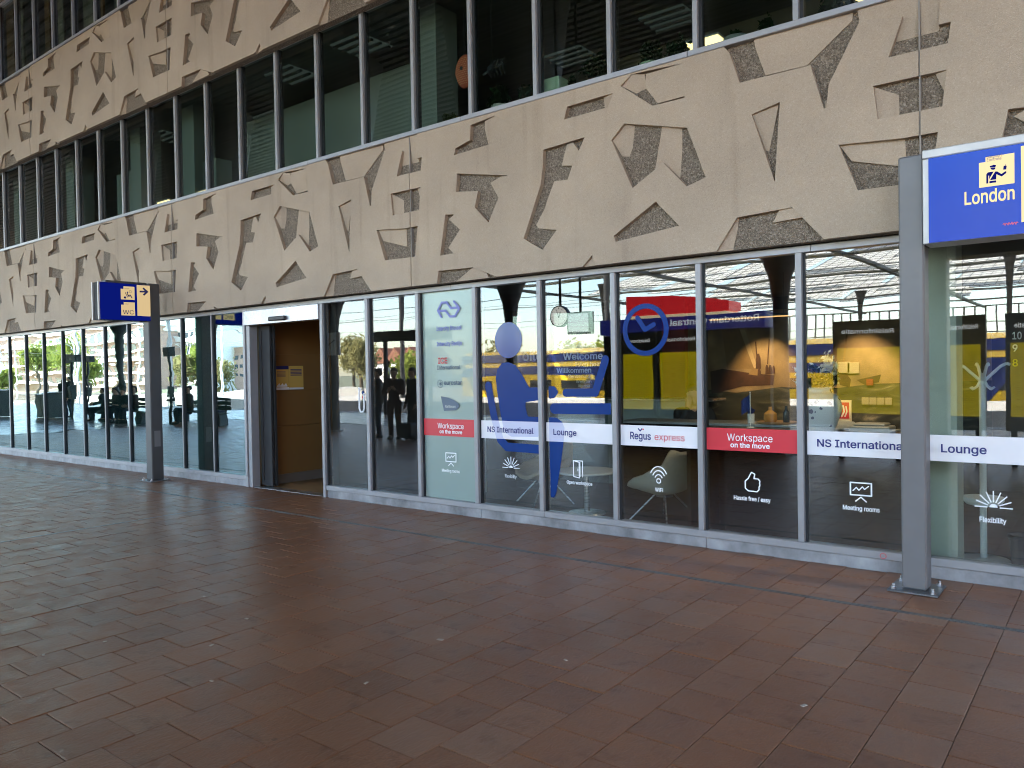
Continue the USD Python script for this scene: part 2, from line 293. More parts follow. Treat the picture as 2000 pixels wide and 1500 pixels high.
pbr('roof_tile', (.25, .10, .06), .8)
pbr('bark', (.10, .075, .05), .9, var=.3, vs=6.)
pbr('solar_bar', (.05, .05, .05), .5, metal=.3); pbr('beam_grey', (.16, .16, .155), .6)
def leafmat(name, a, b):
    usdkit.material(stage, '/World/Looks/'+name, {'g': ('geometry', {}), 'r': ('rgb_ramp', {'ramp': [(0, a), (1, b)]}), 'd': ('diffuse_bsdf', {}), 't': ('translucent_bsdf', {}), 'm': ('mix_closure', {'fac': .4})},
        [('g.random_per_island', 'r.fac'), ('r.color', 'd.color'), ('r.color', 't.color'), ('d.BSDF', 'm.closure1'), ('t.BSDF', 'm.closure2')], surface='m.closure')
leafmat('tree_leaf', (.26, .30, .07), (.42, .44, .13)); leafmat('tree_leaf_olive', (.32, .29, .13), (.46, .41, .22)); leafmat('plant_leaf', (.02, .05, .02), (.06, .11, .04)); leafmat('plant_leaf_olive', (.05, .07, .02), (.13, .14, .05))
usdkit.material(stage, '/World/Looks/roof_glass', {'d': ('diffuse_bsdf', {'color': (.93, .93, .91)}), 't': ('translucent_bsdf', {'color': (.97, .97, .94)}), 'm': ('mix_closure', {'fac': .58})},
    [('d.BSDF', 'm.closure1'), ('t.BSDF', 'm.closure2')], surface='m.closure')
emis('strip_light', (1.0, .55, .2), 1.6); pbr('switch_cream', (.33, .29, .21), .6)
pbr('alarm_red', (.22, .03, .02), .6)

# ------------------------------------------------------------------ the ground: platforms, track beds, land
W = .9                                                         # glazing module
SX, SP = .95, 5.38                                             # a panel seam, the panel length
obj('ground', box((-700, -900, -1.7), (700, 900, -1.35)), 'ground', kind='structure')
# tile bed and tiles
TX0, TY0, TS = .655, -3.48, .3
plat = thing('platform_paving', None, None, kind='structure')
obj('mortar_bed', box((-24.5, -10.2, -.14), (6, .02, -.0075)), 'grout', plat)
def tile_mesh(x0, x1, y0, y1, tilt):
    c = .003
    x0, x1, y0, y1 = x0+.0019, x1-.0019, y0+.0024, y1-.0024
    ring = [(x0, y0), (x1, y0), (x1, y1), (x0, y1)]; inn = [(x0+c, y0+c), (x1-c, y0+c), (x1-c, y1-c), (x0+c, y1-c)]
    z = [tilt[0]+tilt[1]*(p[0]-x0)+tilt[2]*(p[1]-y0) for p in inn]
    v = [(x, y, -.012) for x, y in ring] + [(x, y, zz-.0022) for (x, y), zz in zip(ring, z)] + [(x, y, zz) for (x, y), zz in zip(inn, z)]
    f = []
    for a, b in ((0, 4), (4, 8)):
        for k in range(4):
            n = (k+1) % 4; f += [(a+k, a+n, b+n), (a+k, b+n, b+k)]
    f += [(8, 9, 10), (8, 10, 11)]
    return np.array(v), np.array(f)
GUT = -1.05
tiles = []
for i in range(-83, 17):
    xa = TX0+i*TS; off = TY0+.15*(i % 2)
    j0 = int(math.floor((-10.0-off)/TS))
    y = off+j0*TS
    while y < 0:
        for (a, b) in ((max(y, -10.0), min(y+TS, GUT-.024)), (max(y, GUT+.024), min(y+TS, -.004))):
            if b-a > .03:
                lift = RNG.uniform(-.0012, .0012)
                tl = (lift, RNG.uniform(-.004, .004), RNG.uniform(-.004, .004))
                cen = np.array([xa+.15, (a+b)/2, 0]); d = np.linalg.norm(cen-CAM)
                tiles.append((d if inframe(cen, 60) else 1e3+d, tile_mesh(xa, xa+TS, a, b, tl)))
        y += TS
tiles.sort(key=lambda t: t[0])
for d, m in tiles[:300]: obj('paving_tile', m, 'tile', plat)
vs, fs, n = [], [], 0
for d, (v, f) in tiles[300:]: vs.append(v); fs.append(f+n); n += len(v)
obj('paving_tile_field', (np.vstack(vs), np.vstack(fs)), 'tile', plat, kind='stuff')
# slot drain parallel to the wall, one rail of it per length, and the expansion joint across the platform
dr = thing('slot_drain', 'narrow steel slot drain running along the paving in front of the glazing', 'drain')
for k in range(13):
    xa, xb = -24.4+k*2.3, -24.4+k*2.3+2.296
    obj('drain_edge', MB().box((xa, GUT-.021, -.02), (xb, GUT-.008, .0015)).box((xa, GUT+.008, -.02), (xb, GUT+.021, .0015)).box((xa, GUT-.008, -.02), (xb, GUT+.008, -.014)), 'drain_steel', dr)
jt = thing('expansion_joint', 'dark expansion joint strip crossing the paving towards the open door', 'joint')
obj('joint_strip', box((-6.862, -10, -.01), (-6.826, GUT-.03, .0022)), 'steel_dark', jt)
obj('joint_strip', box((-6.862, GUT+.03, -.01), (-6.826, -.02, .0022)), 'steel_dark', jt)
# beyond what the tiles cover: platform slab seen only in the glazing, its edge, tracks and further platforms
obj('platform_slab', MB().box((-90, -15.4, -.9), (60, -10.2, -.001)).box((-90, -10.2, -.9), (-24.5, .0, -.001)).box((6, -10.2, -.9), (60, 0, -.001)).box((-24.5, -10.2, -.9), (6, 9, -.15)), 'platform_far', kind='structure')
obj('platform_kerb', box((-90, -16.0, -.95), (60, -15.41, .012)), 'kerb', kind='structure')
obj('track_bed', box((-400, -62, -1.4), (300, -16.0, -1.12)), 'ballast', kind='structure')
for n_, (ya, yb) in enumerate(((-34, -25.5), (-60, -52))):
    obj('far_platform', MB().box((-75+n_*-30, ya+.5, -1.2), (60, yb-.5, -.02)).box((-75+n_*-30, yb-.5, -1.2), (60, yb, .0)), 'kerb', kind='structure')
rails = MB()
for yc in (-18.2, -22.4, -37.5, -43, -48): rails.box((-300, yc-.75, -1.13), (150, yc-.68, -.98)).box((-300, yc+.68, -1.13), (150, yc+.75, -.98))
obj('railway_rails', rails, 'rail_steel', kind='structure')

# ------------------------------------------------------------------ the building
B = thing('station_building', 'long station building of relief-cast concrete bands and ribbon glazing', 'building')
XL, XR = -25.2, 4.5
ZC0, ZC1, ZD0, ZD1 = 2.66, 4.41, 6.17, 7.93                    # the two concrete bands
SHAPES = json.loads("""[[[[0.96,1.68],[0.95,1.52],[0.73,1.47],[0.71,1.4],[1.19,1.42],[1.48,1.42],[1.52,1.59],[1.3,1.71]],[[[1.14,1.61,0.5],[1.19,1.42,0.5],[1.48,1.42,0],[1.52,1.59,0],[1.3,1.71,0.1],[1.15,1.69,0.4]]]],[[[2.23,1.6],[2.63,1.61],[2.76,1.61],[2.69,1.49],[2.65,1.49],[2.19,1.48]],[[[2.63,1.61,0.6],[2.65,1.49,0.6],[2.69,1.49,0.0],[2.76,1.61,0]]]],[[[0.75,1.19],[1.46,1.05],[1.38,0.91],[1.19,0.59],[1.0,0.78],[1.05,0.95],[0.73,0.99]],[[[1.2,1.02,0.6],[1.35,1.06,0.5],[1.46,1.05,0.35],[1.38,0.91,0],[1.33,0.83,0.3]]]],[[[1.93,1.23],[2.43,1.26],[2.36,1.14],[2.28,1.01],[2.22,0.88],[2.06,0.89],[1.97,0.71],[1.94,0.64],[2.08,0.4],[1.9,0.22],[1.66,0.36],[1.89,0.88],[1.92,1.06]],[[[1.94,0.64,0],[2.08,0.4,0],[1.83,0.45,0.6],[1.8,0.49,0.6],[1.92,0.63,0.5]],[[2.2,1.24,0.6],[2.13,1.04,0.6],[2.28,1.01,0.1],[2.36,1.14,0],[2.28,1.24,0.3]]]],[[[0.56,0.76],[0.68,0.75],[1.01,0.32],[0.47,0.31]],[[[0.59,0.71,0.4],[0.76,0.57,0.6],[0.57,0.39,0.65],[0.65,0.32,0.4],[1.01,0.32,0],[0.68,0.75,0.3]]]],[[[0.44,0.14],[0.95,0.13],[1.34,-0.02],[1.34,-0.24],[0.38,-0.17]],[[[0.64,-0.02,0.6],[0.91,0.12,0.5],[0.95,0.13,0.3],[1.14,0.05,0.2],[1.17,-0.03,0.5],[1.16,-0.23,0.5],[0.51,-0.18,0.6]]]],[[[2.49,0.1],[2.54,-0.02],[2.54,-0.11],[2.29,-0.09],[2.38,0.0]],[[[2.49,0.1,0.5],[2.54,-0.02,0],[2.54,-0.11,0],[2.29,-0.09,0.7],[2.38,0.0,0.7]]]],[[[2.84,1.66],[3.17,1.4],[3.49,1.4],[3.47,1.56],[3.47,1.71],[2.96,1.74]],[[[3.08,1.6,0.5],[3.21,1.42,0.6],[3.49,1.42,0.3],[3.47,1.56,0],[3.47,1.71,0],[3.1,1.71,0.3]],[[2.84,1.66,0.5],[2.98,1.57,0.9],[3.08,1.59,0.9],[3.09,1.71,0.3],[2.96,1.74,0.1]]]],[[[2.87,1.3],[3.51,1.13],[3.68,0.66],[3.5,0.61],[3.27,0.86],[2.95,0.68],[2.73,1.17]],[[[2.87,1.3,0.5],[2.96,1.27,0.97],[2.92,0.99,0.97],[2.82,1.01,0.9],[2.73,1.17,0.5]],[[3.25,1.2,0.5],[3.44,1.15,0.97],[3.43,0.68,0.97],[3.27,0.86,0.6],[3.17,0.8,0.6]]]],[[[2.74,0.26],[3.19,0.52],[3.42,0.27],[2.76,0.2]],[]],[[[3.77,0.0],[3.96,0.27],[4.43,0.29],[4.68,0.0],[4.7,-0.18],[3.7,-0.08]],[[[3.96,0.27,0.5],[3.95,0.18,0.95],[3.87,-0.1,0.97],[3.7,-0.08,0.5],[3.77,0.0,0.5]],[[4.32,0.29,0.5],[4.26,0.19,0.5],[4.51,0.2,0.3],[4.43,0.29,0.2]]]],[[[4.1,1.12],[4.34,1.17],[4.29,0.52]],[[[4.1,1.12,0.5],[4.32,1.17,0.6],[4.23,0.79,0.97],[4.2,0.81,0.7]]]],[[[3.91,1.69],[4.0,1.41],[4.59,1.41],[4.69,1.04],[4.71,1.04],[4.73,1.22],[4.96,1.64],[4.97,1.75],[3.81,1.82]],[[[4.13,1.68,0.5],[4.21,1.43,0.6],[4.55,1.43,0.75],[4.9,1.69,0.95],[4.91,1.77,0.5],[4.11,1.81,0.4]],[[4.68,1.11,0.9],[4.72,1.13,0.9],[4.71,1.04,0.5],[4.69,1.04,0.5]]]],[[[5.27,1.6],[5.17,1.32],[5.57,1.32],[5.59,1.47],[5.51,1.47],[5.53,1.76],[4.94,1.8],[4.96,1.66]],[[[5.26,1.6,0.5],[5.21,1.44,0.95],[5.5,1.44,0.95],[5.51,1.47,0.6],[5.53,1.76,0.3],[4.94,1.8,0.2],[4.96,1.66,0.5]]]],[[[5.06,1.13],[5.56,1.13],[5.53,0.87],[5.09,0.87]],[[[5.06,1.13,0.5],[5.24,1.03,0.95],[5.23,0.88,0.95],[5.09,0.87,0.5]],[[5.48,1.13,0.6],[5.56,1.13,0.2],[5.55,0.96,0.3]]]],[[[4.8,0.73],[5.2700000000000005,0.69],[5.5,0.69],[5.45,0.34],[4.94,0.35]],[[[4.8,0.73,0.5],[5.2700000000000005,0.69,0.9],[5.28,0.48,0.6],[4.890000000000001,0.59,0.6]]]]]""")
DEP = .056
def relief(x_start, z0, xa, xb, parent):
    rect = sg.box(max(.006, xa), 0, min(SP-.006, xb), ZC1-ZC0)
    pol, wed = [], []
    for sh in (0, -SP):
        for o, ws in SHAPES:
            p = sg.Polygon([(x+sh, z) for x, z in o]).buffer(0).intersection(rect)
            if p.is_empty or p.area < 1e-4: continue
            pol.append(p)
            for w in ws:
                a = np.array([(x+sh, z, d) for x, z, d in w]); q = sg.Polygon(a[:, :2]).buffer(0).intersection(p.buffer(.002)).intersection(rect)
                co = np.linalg.lstsq(np.c_[a[:, :2]-a[:, :2].mean(0), np.ones(len(a))], a[:, 2], rcond=None)[0]
                for g in getattr(q, 'geoms', [q]):
                    if g.geom_type == 'Polygon' and g.area > 8e-4: wed.append((g.simplify(.003), co, a[:, :2].mean(0)))
    face = rect.difference(shapely.union_all(pol))
    def place(t):
        v = np.array(t.vertices); t.vertices = np.stack([v[:, 0]+x_start, -.2+DEP-v[:, 2], v[:, 1]+z0], 1); return t
    f = obj('relief_panel', place(extr(face, DEP)), 'concrete', parent)
    b = MB().box((x_start+rect.bounds[0], -.2+DEP-.004, z0), (x_start+rect.bounds[2], -.05, z0+ZC1-ZC0))
    obj('aggregate_bed', b, 'aggregate', f)
    for g, co, c in wed:
        v2, tri = trimesh.creation.triangulate_polygon(g, engine='earcut')
        n = len(v2); dd = np.clip((v2-c)@co[:2]+co[2], .03, .96)
        top = np.c_[v2[:, 0]+x_start, -.2+DEP*dd, v2[:, 1]+z0]; bot = np.c_[v2[:, 0]+x_start, np.full(n, -.2+DEP-.002), v2[:, 1]+z0]
        # triangulation order: make the top face -y
        a_, b_, c_ = top[tri[:, 0]], top[tri[:, 1]], top[tri[:, 2]]
        tri = np.where((np.cross(b_-a_, c_-a_)[:, 1] > 0)[:, None], tri[:, ::-1], tri)
        F = [tri]
        e = np.vstack([tri[:, [0, 1]], tri[:, [1, 2]], tri[:, [2, 0]]]); s_ = {tuple(q) for q in e}
        side = [[(q, p, p+n), (q, p+n, q+n)] for p, q in s_ if (q, p) not in s_]
        F.append(np.array(side).reshape(-1, 3))
        obj('sloped_facet', (np.vstack([top, bot]), np.vstack(F)), 'concrete', f)
for z0 in (ZC0, ZD0):
    for k in range(-5, 1):
        xs = SX+SP*k
        relief(xs, z0, (XL-xs) if k == -5 else 0, SP+1, B) if xs < .9 else relief(xs, z0, 0, 3.5, B)
        if xs > XL: obj('panel_joint', box((xs-.0055, -.188, z0+.002), (xs+.0055, -.06, z0+1.748)), 'sealant', B)
# structure behind the bands: slabs, roof, end and rear walls
obj('floor_slab', MB().box((XL, -.052, ZC0+.03), (XR, 8, ZC0+.32)).box((XL, -.052, ZC0+.32), (XR, .02, ZC1)), 'ceiling_dark', B)
obj('floor_slab', MB().box((XL, -.052, ZD0+.17), (XR, 8, ZD0+.45)).box((XL, -.052, ZD0+.45), (XR, .02, ZD1)), 'soffit_brown', B)
obj('upper_storeys', MB().box((XL, -.18, 9.85), (XR, 8, 13.6)), 'concrete', B)
obj('rear_wall', box((XL, 8, 0), (XR+.2, 8.3, 13.6)), 'wall_dark', B)
obj('added_sun_block', box((-64, -.2, 0), (XL, 8, 13.6)), 'concrete', B)  # unseen mass added to keep the sun off the platform at the left
obj('end_wall', box((XR, -.2, 0), (XR+.2, 8, 13.6)), 'concrete', B)
# ground-floor base: plinth lengths, sill rail, head rail
DX0, DX1 = -8.1, -6.3                                          # the door bay
def lengths(x0, x1, step, gap=.003):
    x = x0; out = []
    while x < x1-.05: out.append((x, min(x+step, x1)-gap)); x += step
    return out
for xa, xb in lengths(XL, DX0-.03, 2.7)+lengths(DX1+.03, XR, 2.7):
    obj('plinth', cbox((xa, -.02, -.008), (xb, .12, .098), .004), 'plinth', B)
for xa, xb in lengths(XL, DX0-.03, 3.6)+lengths(DX1+.03, XR, 3.6):
    obj('sill_rail', cbox((xa, -.045, .1), (xb, .06, .162), .003), 'frame', B)
for xa, xb in lengths(XL, -8.0, 4.05)+lengths(-8.0, XR, 4.05):
    obj('head_rail', cbox((xa, -.05, 2.594), (xb, .06, 2.648), .003), 'frame', B)
obj('shadow_gap', box((XL, -.02, 2.6485), (XR, .05, 2.70)), 'gasket', B)  # black strip in the gap, soffit shade put into its colour
for n in range(-27, 5):
    x = n*W
    if DX0+.1 < x < DX1-.1: continue
    big = n in (-9, -7)
    w = .032 if n > -9 or big else .024
    if n > -10: obj('mullion', MB().add(cbox((x-w, -.05, .163), (x+w-.012, .055, 2.593), .003)), 'frame', B)
    else: obj('mullion', MB().add(cbox((x-w, -.03, .163), (x+w-.02, .055, 2.593), .003)), 'frame', B)
    obj('gasket', box((x+w-.0115 if n > -10 else x+w-.0195, -.012 if n > -10 else -.029, .163), (x+w+.006, .05, 2.593)), 'gasket', B)
WIN = {}
for n in range(-27, 4):
    if -9 <= n < -7: continue
    gm = 'glass_left' if n < -9 else 'glass_film' if n == -5 else 'glass_clear'
    WIN[n] = obj('window', box((n*W+.026, 0, .165), ((n+1)*W-.026, .008, 2.592)), gm, B)
    tag(stage.GetPrimAtPath(WIN[n]), {-6: None}.get(n))
# upper storeys: sill flashing, frames, mullions, panes
for z0, z1, zb, zt in ((4.467, 6.194, ZC1, ZD0), (7.99, 9.75, ZD1, 9.85)):
    for xa, xb in lengths(XL, XR, 2.7): obj('sill_flashing', MB().add(cbox((xa, -.212, zb+.001), (xb, .05, zb+.052), .004)), 'frame', B)
    for xa, xb in lengths(XL, XR, 3.6): obj('window_head', cbox((xa, -.045, z1), (xb, .05, z1+.055), .003), 'frame', B)
    obj('brown_soffit', box((XL, -.02, z1+.0555), (XR, .06, z1+.15)), 'soffit_brown', B)
    for n in range(-27, 5):
        x = n*W
        obj('mullion', cbox((x-.027, -.05, zb+.053), (x+.02, .05, z1-.001), .003), 'frame', B)
        obj('gasket', box((x+.0203, -.012, zb+.053), (x+.05, .048, z1-.001)), 'gasket', B)
    for n in range(-27, 4):
        obj('window', box((n*W+.03, 0, zb+.053), ((n+1)*W-.028, .008, z1-.001)), 'glass_upper', B)

# ------------------------------------------------------------------ stickers and lettering on the panes
YO, YI = -.003, .011                                            # outer face, inner face of the glass
def band(n, mat, x0=None, x1=None):
    return obj('sticker_band', facade(sg.box(n*W+.034 if x0 is None else x0, .9, (n+1)*W-.03 if x1 is None else x1, 1.1), YO, .0008), mat, WIN[n])
def put(n, name, poly, mat, y=None, d=.0008): return obj(name, facade(poly, YO-.0015 if y is None else y, d), mat, WIN[n])
def wr(n, s, x0, x1, z, h, mat, bold=False, y=None): return obj('lettering', text(s, x0, x1, z, (YO-.0026) if y is None else y, h, bold), mat, WIN[n])
band(-5, 'band_red'); band(-4, 'band_white'); band(-3, 'band_white'); band(-2, 'band_white'); band(-1, 'band_red'); band(0, 'band_white'); band(1, 'band_white'); band(2, 'band_white')
for n, dx in ((-5, -4.235), (-1, -.665)):
    wr(n, 'Workspace', dx, dx+.41, .99, .062, 'decal_white'); wr(n, 'on the move', dx+.03, dx+.385, .932, .042, 'decal_white', True)
wr(-4, 'NS International', -3.47, -2.83, .972, .06, 'decal_navy', True); wr(0, 'NS International', .12, .80, .972, .06, 'decal_navy', True)
wr(-3, 'Lounge', -2.57, -2.28, .972, .06, 'decal_navy', True); wr(1, 'Lounge', 1.04, 1.34, .97, .06, 'decal_navy', True)
wr(-2, 'Regus', -1.655, -1.43, .965, .068, 'decal_navy', True); wr(-2, 'express', -1.39, -1.08, .965, .062, 'decal_red')
put(-2, 'icon', union(line([(-1.565, 1.066), (-1.545, 1.046), (-1.527, 1.066)], .012), ), 'decal_navy'); put(-2, 'icon', sg.Point(-1.513, 1.062).buffer(.008), 'decal_red')
# frosted pane with the train names
obj('frosted_film', facade(sg.box(-5*W+.03, .165, -4*W-.028, 2.592), .0095, .002), 'film', WIN[-5])
def ns(dx, dz, s=1.0):
    k = .00134*s
    A = [(1128, 272), (1090, 217), (1130, 162), (1180, 162), (1222, 207), (1300, 207)]; Bp = [(1248, 155), (1305, 212), (1262, 268), (1212, 268), (1168, 222), (1100, 222)]
    f = lambda P: [((x-1197)*k+dx, (215-y)*k+dz) for x, y in P]
    return union(line(f(A), 17*k, 2, 2), line(f(Bp), 17*k, 2, 2))
put(-5, 'logo', ns(-4.03, 2.375, 1.18), 'decal_lilac')
wr(-5, 'Intercity Brussel', -4.225, -3.83, 2.135, .048, 'decal_lilac', True); wr(-5, 'Intercity Berlijn', -4.225, -3.83, 1.955, .048, 'decal_lilac', True)
wr(-5, 'ICE', -4.21, -4.06, 1.75, .066, 'decal_red', True); wr(-5, 'International', -4.225, -3.86, 1.68, .046, 'decal_grey', True)
st = [sg.Point(-4.182, 1.513).buffer(.046).difference(sg.Point(-4.182, 1.513).buffer(.041))]
for k in range(3): a = math.pi/3*k+.5; st.append(line([(-4.182-.027*math.cos(a), 1.513-.027*math.sin(a)), (-4.182+.027*math.cos(a), 1.513+.027*math.sin(a))], .007))
put(-5, 'logo', union(*st), 'decal_grey'); wr(-5, 'eurostar', -4.12, -3.84, 1.50, .052, 'decal_grey', True)
put(-5, 'logo', sg.Polygon([(-4.17, 1.36), (-4.06, 1.345), (-3.96, 1.31), (-3.895, 1.27), (-3.90, 1.245), (-3.95, 1.21), (-4.125, 1.20)]).buffer(.006), 'decal_grey'); wr(-5, 'Railteam', -4.11, -3.94, 1.233, .03, 'film', True, y=YO-.003)
# pictograms with their words
def easel(n, cx, cz, s=1.0):
    p = lambda P: [(cx+x*s, cz+z*s) for x, z in P]
    fr = sg.box(cx-.08*s, cz-.05*s, cx+.08*s, cz+.05*s).exterior.buffer(.0055*s)
    put(n, 'icon', union(fr, line(p([(-.06, -.015), (-.035, .012), (-.015, -.01), (.012, .02), (.028, .0), (.058, .026)]), .009*s), line(p([(-.04, -.10), (0, -.065), (.04, -.10)]), .01*s)), 'decal_white')
def rays(n, cx, cz, s=1.0):
    g = []
    for k in range(9):
        a = math.pi*(k/8); r0, r1 = .042*s, .118*s
        g.append(line([(cx+r0*math.cos(a), cz+r0*math.sin(a)), (cx+r1*math.cos(a), cz+(r1*math.sin(a)))], .0085*s))
    g.append(sg.Point(cx, cz).buffer(.026*s).intersection(sg.box(cx-1, cz, cx+1, cz+1)))
    put(n, 'icon', union(*g), 'decal_white')
easel(-5, -4.035, .655); wr(-5, 'Meeting rooms', -4.18, -3.90, .48, .034, 'decal_white', True)
rays(-4, -3.145, .588); wr(-4, 'Flexibility', -3.23, -3.07, .477, .036, 'decal_white')
put(-3, 'icon', union(sg.Polygon([(-2.325, .715), (-2.325, .55), (-2.255, .54), (-2.255, .70)]).exterior.buffer(.005), line([(-2.325, .715), (-2.215, .715), (-2.215, .553)], .009), line([(-2.245, .70), (-2.245, .553)], .006), line([(-2.272, .63), (-2.272, .612)], .008)), 'decal_white'); wr(-3, 'Open workspace', -2.41, -2.10, .472, .034, 'decal_white', True)
wf = [sg.Point(-1.355, .575).buffer(.021).exterior.buffer(.005)]
for r_ in (.06, .098, .136):
    wf.append(line([(-1.355+r_*.72*math.sin(a), .575+r_*math.cos(a)) for a in np.linspace(-1.0, 1.0, 22)], .011))
put(-2, 'icon', union(*wf), 'decal_white'); wr(-2, 'WiFi', -1.392, -1.312, .472, .036, 'decal_white', True)
th = sg.Polygon([(-.50, .635), (-.50, .575), (-.475, .555), (-.40, .553), (-.383, .572), (-.385, .59), (-.376, .607), (-.380, .625), (-.376, .642), (-.39, .658), (-.43, .66), (-.422, .70), (-.445, .712), (-.458, .69), (-.472, .66)]).buffer(.004)
put(-1, 'icon', th.exterior.buffer(.0052), 'decal_white'); wr(-1, 'Hassle free / easy', -.61, -.28, .465, .036, 'decal_white', True)
easel(0, .46, .64); wr(0, 'Meeting rooms', .32, .60, .465, .036, 'decal_white', True)
rays(1, 1.38, .578); wr(1, 'Flexibility', 1.29, 1.46, .465, .037, 'decal_white', True)
# the large blue sticker of a seated traveller with laptop, and the clock
def smooth(P, r=.02): return sg.Polygon(P).buffer(r).buffer(-2*r).buffer(r)
fig = union(smooth([(-3.34, 1.57), (-3.315, 1.67), (-3.25, 1.735), (-3.16, 1.745), (-3.06, 1.71), (-2.97, 1.60), (-2.88, 1.465), (-2.765, 1.47), (-2.765, 1.33), (-2.93, 1.31), (-2.935, 1.26), (-2.905, 1.155), (-2.765, 1.155), (-2.765, .94), (-3.13, .93), (-3.2, .96), (-3.24, 1.02), (-3.28, 1.17), (-3.325, 1.44)], .015))
put(-4, 'traveller_body', fig, 'decal_blue', YO+.0012, .0006); put(-4, 'traveller_head', ell(-3.155, 1.985, .188, .196), 'decal_blue_gloss', YO+.0012, .0006)
put(-4, 'seat_pictogram', line([(-3.45, 1.485), (-3.375, 1.15), (-3.29, .89), (-3.2, .815), (-2.77, .81)], .095), 'decal_blue', YO+.0012, .0006)
put(-3, 'traveller_leg', smooth([(-2.625, 1.155), (-2.53, 1.15), (-2.46, 1.11), (-2.43, 1.05), (-2.44, .93), (-2.49, .64), (-2.55, .36), (-2.575, .31), (-2.62, .31), (-2.625, .9)], .015), 'decal_blue', YO+.0012, .0006)
put(-3, 'traveller_hand', smooth([(-2.625, 1.48), (-2.55, 1.48), (-2.5, 1.42), (-2.55, 1.36), (-2.625, 1.345)], .02), 'decal_blue', YO+.0012, .0006)
put(-3, 'laptop_pictogram', union(line([(-2.405, 1.412), (-2.05, 1.416)], .085), line([(-2.05, 1.414), (-1.925, 1.745)], .085)), 'decal_blue', YO+.0012, .0006)
put(-3, 'table_pictogram', union(line([(-2.555, 1.247), (-1.95, 1.253)], .112), sg.box(-2.0, 1.197, -1.87, 1.309)), 'decal_blue', YO+.0012, .0006)
put(-2, 'clock_pictogram', union(ell(-1.475, 2.02, .247, .252).difference(ell(-1.475, 2.02, .196, .202)), line([(-1.56, 2.14), (-1.478, 2.022), (-1.385, 2.065)], .046)), 'decal_blue', YO+.0012, .0006)

BR = {-4: sg.box(-4*W+.034, .9, -3*W-.03, 1.1), -3: sg.box(-3*W+.034, .9, -2*W-.03, 1.1)}
put(-4, 'show_through', union(fig, line([(-3.45, 1.485), (-3.375, 1.15), (-3.29, .89), (-3.2, .815), (-2.77, .81)], .095)).intersection(BR[-4]), 'band_lilac', YO-.0008, .0006)
put(-3, 'show_through', smooth([(-2.625, 1.155), (-2.53, 1.15), (-2.46, 1.11), (-2.43, 1.05), (-2.44, .93), (-2.49, .64), (-2.55, .36), (-2.575, .31), (-2.62, .31), (-2.625, .9)], .015).intersection(BR[-3]), 'band_lilac', YO-.0008, .0006)

# ------------------------------------------------------------------ the door bay
obj('door_header', cbox((DX0+.035, -.075, 2.385), (DX1-.035, .06, 2.593), .005), 'header_steel', B)
obj('door_sensor', cbox((-7.39, -.125, 2.415), (-7.02, -.0755, 2.475), .012), 'black', B)
obj('door_jamb', cbox((DX0+.033, -.03, 0), (DX0+.115, .10, 2.384), .003), 'frame', B); obj('door_jamb', cbox((DX1-.115+.06, -.03, 0), (DX1-.033, .10, 2.384), .003), 'frame', B)
obj('door_post', cbox((DX0-.032, -.05, 0), (DX0+.032, .06, .162), .003), 'frame', B); obj('door_post', cbox((DX1-.032, -.05, 0), (DX1+.02, .06, .162), .003), 'frame', B)
lf = obj('door_leaf', MB().add(cbox((-7.97, .115, .02), (-7.915, .155, 2.38))).add(cbox((-7.755, .115, .02), (-7.70, .155, 2.38))).box((-7.915, .12, .02), (-7.755, .15, .09)).box((-7.915, .12, 2.31), (-7.755, .15, 2.38)), 'frame_dark', B)
obj('infill', box((-7.915, .131, .09), (-7.755, .139, 2.31)), 'frame_dark', lf)
lf = obj('door_leaf', MB().add(cbox((-7.93, .17, .02), (-7.86, .21, 2.38))).add(cbox((-7.745, .17, .02), (-7.69, .21, 2.38))), 'frame_dark', B); obj('handle', box((-7.735, .1555, 1.13), (-7.72, .169, 1.33)), 'black', lf)
obj('threshold', box((DX0+.12, -.01, -.01), (DX1-.06, .16, .004)), 'steel', B)
hd = obj('door_handle', MB().add(tube((-5.585, -.03, 1.2), (-5.585, -.03, 1.47), .011)).add(tube((-5.495, -.03, 1.2), (-5.495, -.03, 1.40), .011)).add(tube((-5.585, -.03, 1.2), (-5.562, -.03, 1.16), .011)).add(tube((-5.562, -.03, 1.16), (-5.518, -.03, 1.16), .011)).add(tube((-5.518, -.03, 1.16), (-5.495, -.03, 1.2), .011)).box((-5.59, -.03, 1.44), (-5.58, .0, 1.455)).box((-5.50, -.03, 1.37), (-5.49, .0, 1.385)), 'decal_white', B)
put(-7, 'icon', sg.Point(-5.545, 1.405).buffer(.02), 'decal_blue'); put(-7, 'icon', sg.Point(-5.545, 1.345).buffer(.017), 'decal_red')
# ------------------------------------------------------------------ rooms behind the glass
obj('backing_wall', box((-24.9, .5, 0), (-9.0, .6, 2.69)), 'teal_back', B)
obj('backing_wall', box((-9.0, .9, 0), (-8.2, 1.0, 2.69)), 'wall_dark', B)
obj('interior_wall', box((-8.22, .16, 0), (-7.98, 7.9, 2.69)), 'wall_corr', B)
for z_, z2 in ((.14, .868), (.872, 1.418), (1.422, 1.958), (1.962, 2.5)):
    for ya, yb in ((.30, 1.497), (1.503, 2.7), (2.706, 3.9)): obj('wall_panel', cbox((-7.98, ya, z_), (-7.955, yb, z2), .002), 'wall_corr', B)
obj('skirting', box((-7.98, .3, 0), (-7.94, 3.9, .138)), 'skirting', B)
obj('interior_wall', box((-8, 3.9, 0), (-6.2, 4.05, 2.69)), 'wall_corr', B); obj('interior_wall', box((-6.32, .12, 0), (-6.2, 7.9, 2.69)), 'wall_dark', B)
obj('interior_floor', box((-7.98, .12, -.15), (-6.32, 3.9, .002)), 'floor_corr', B)
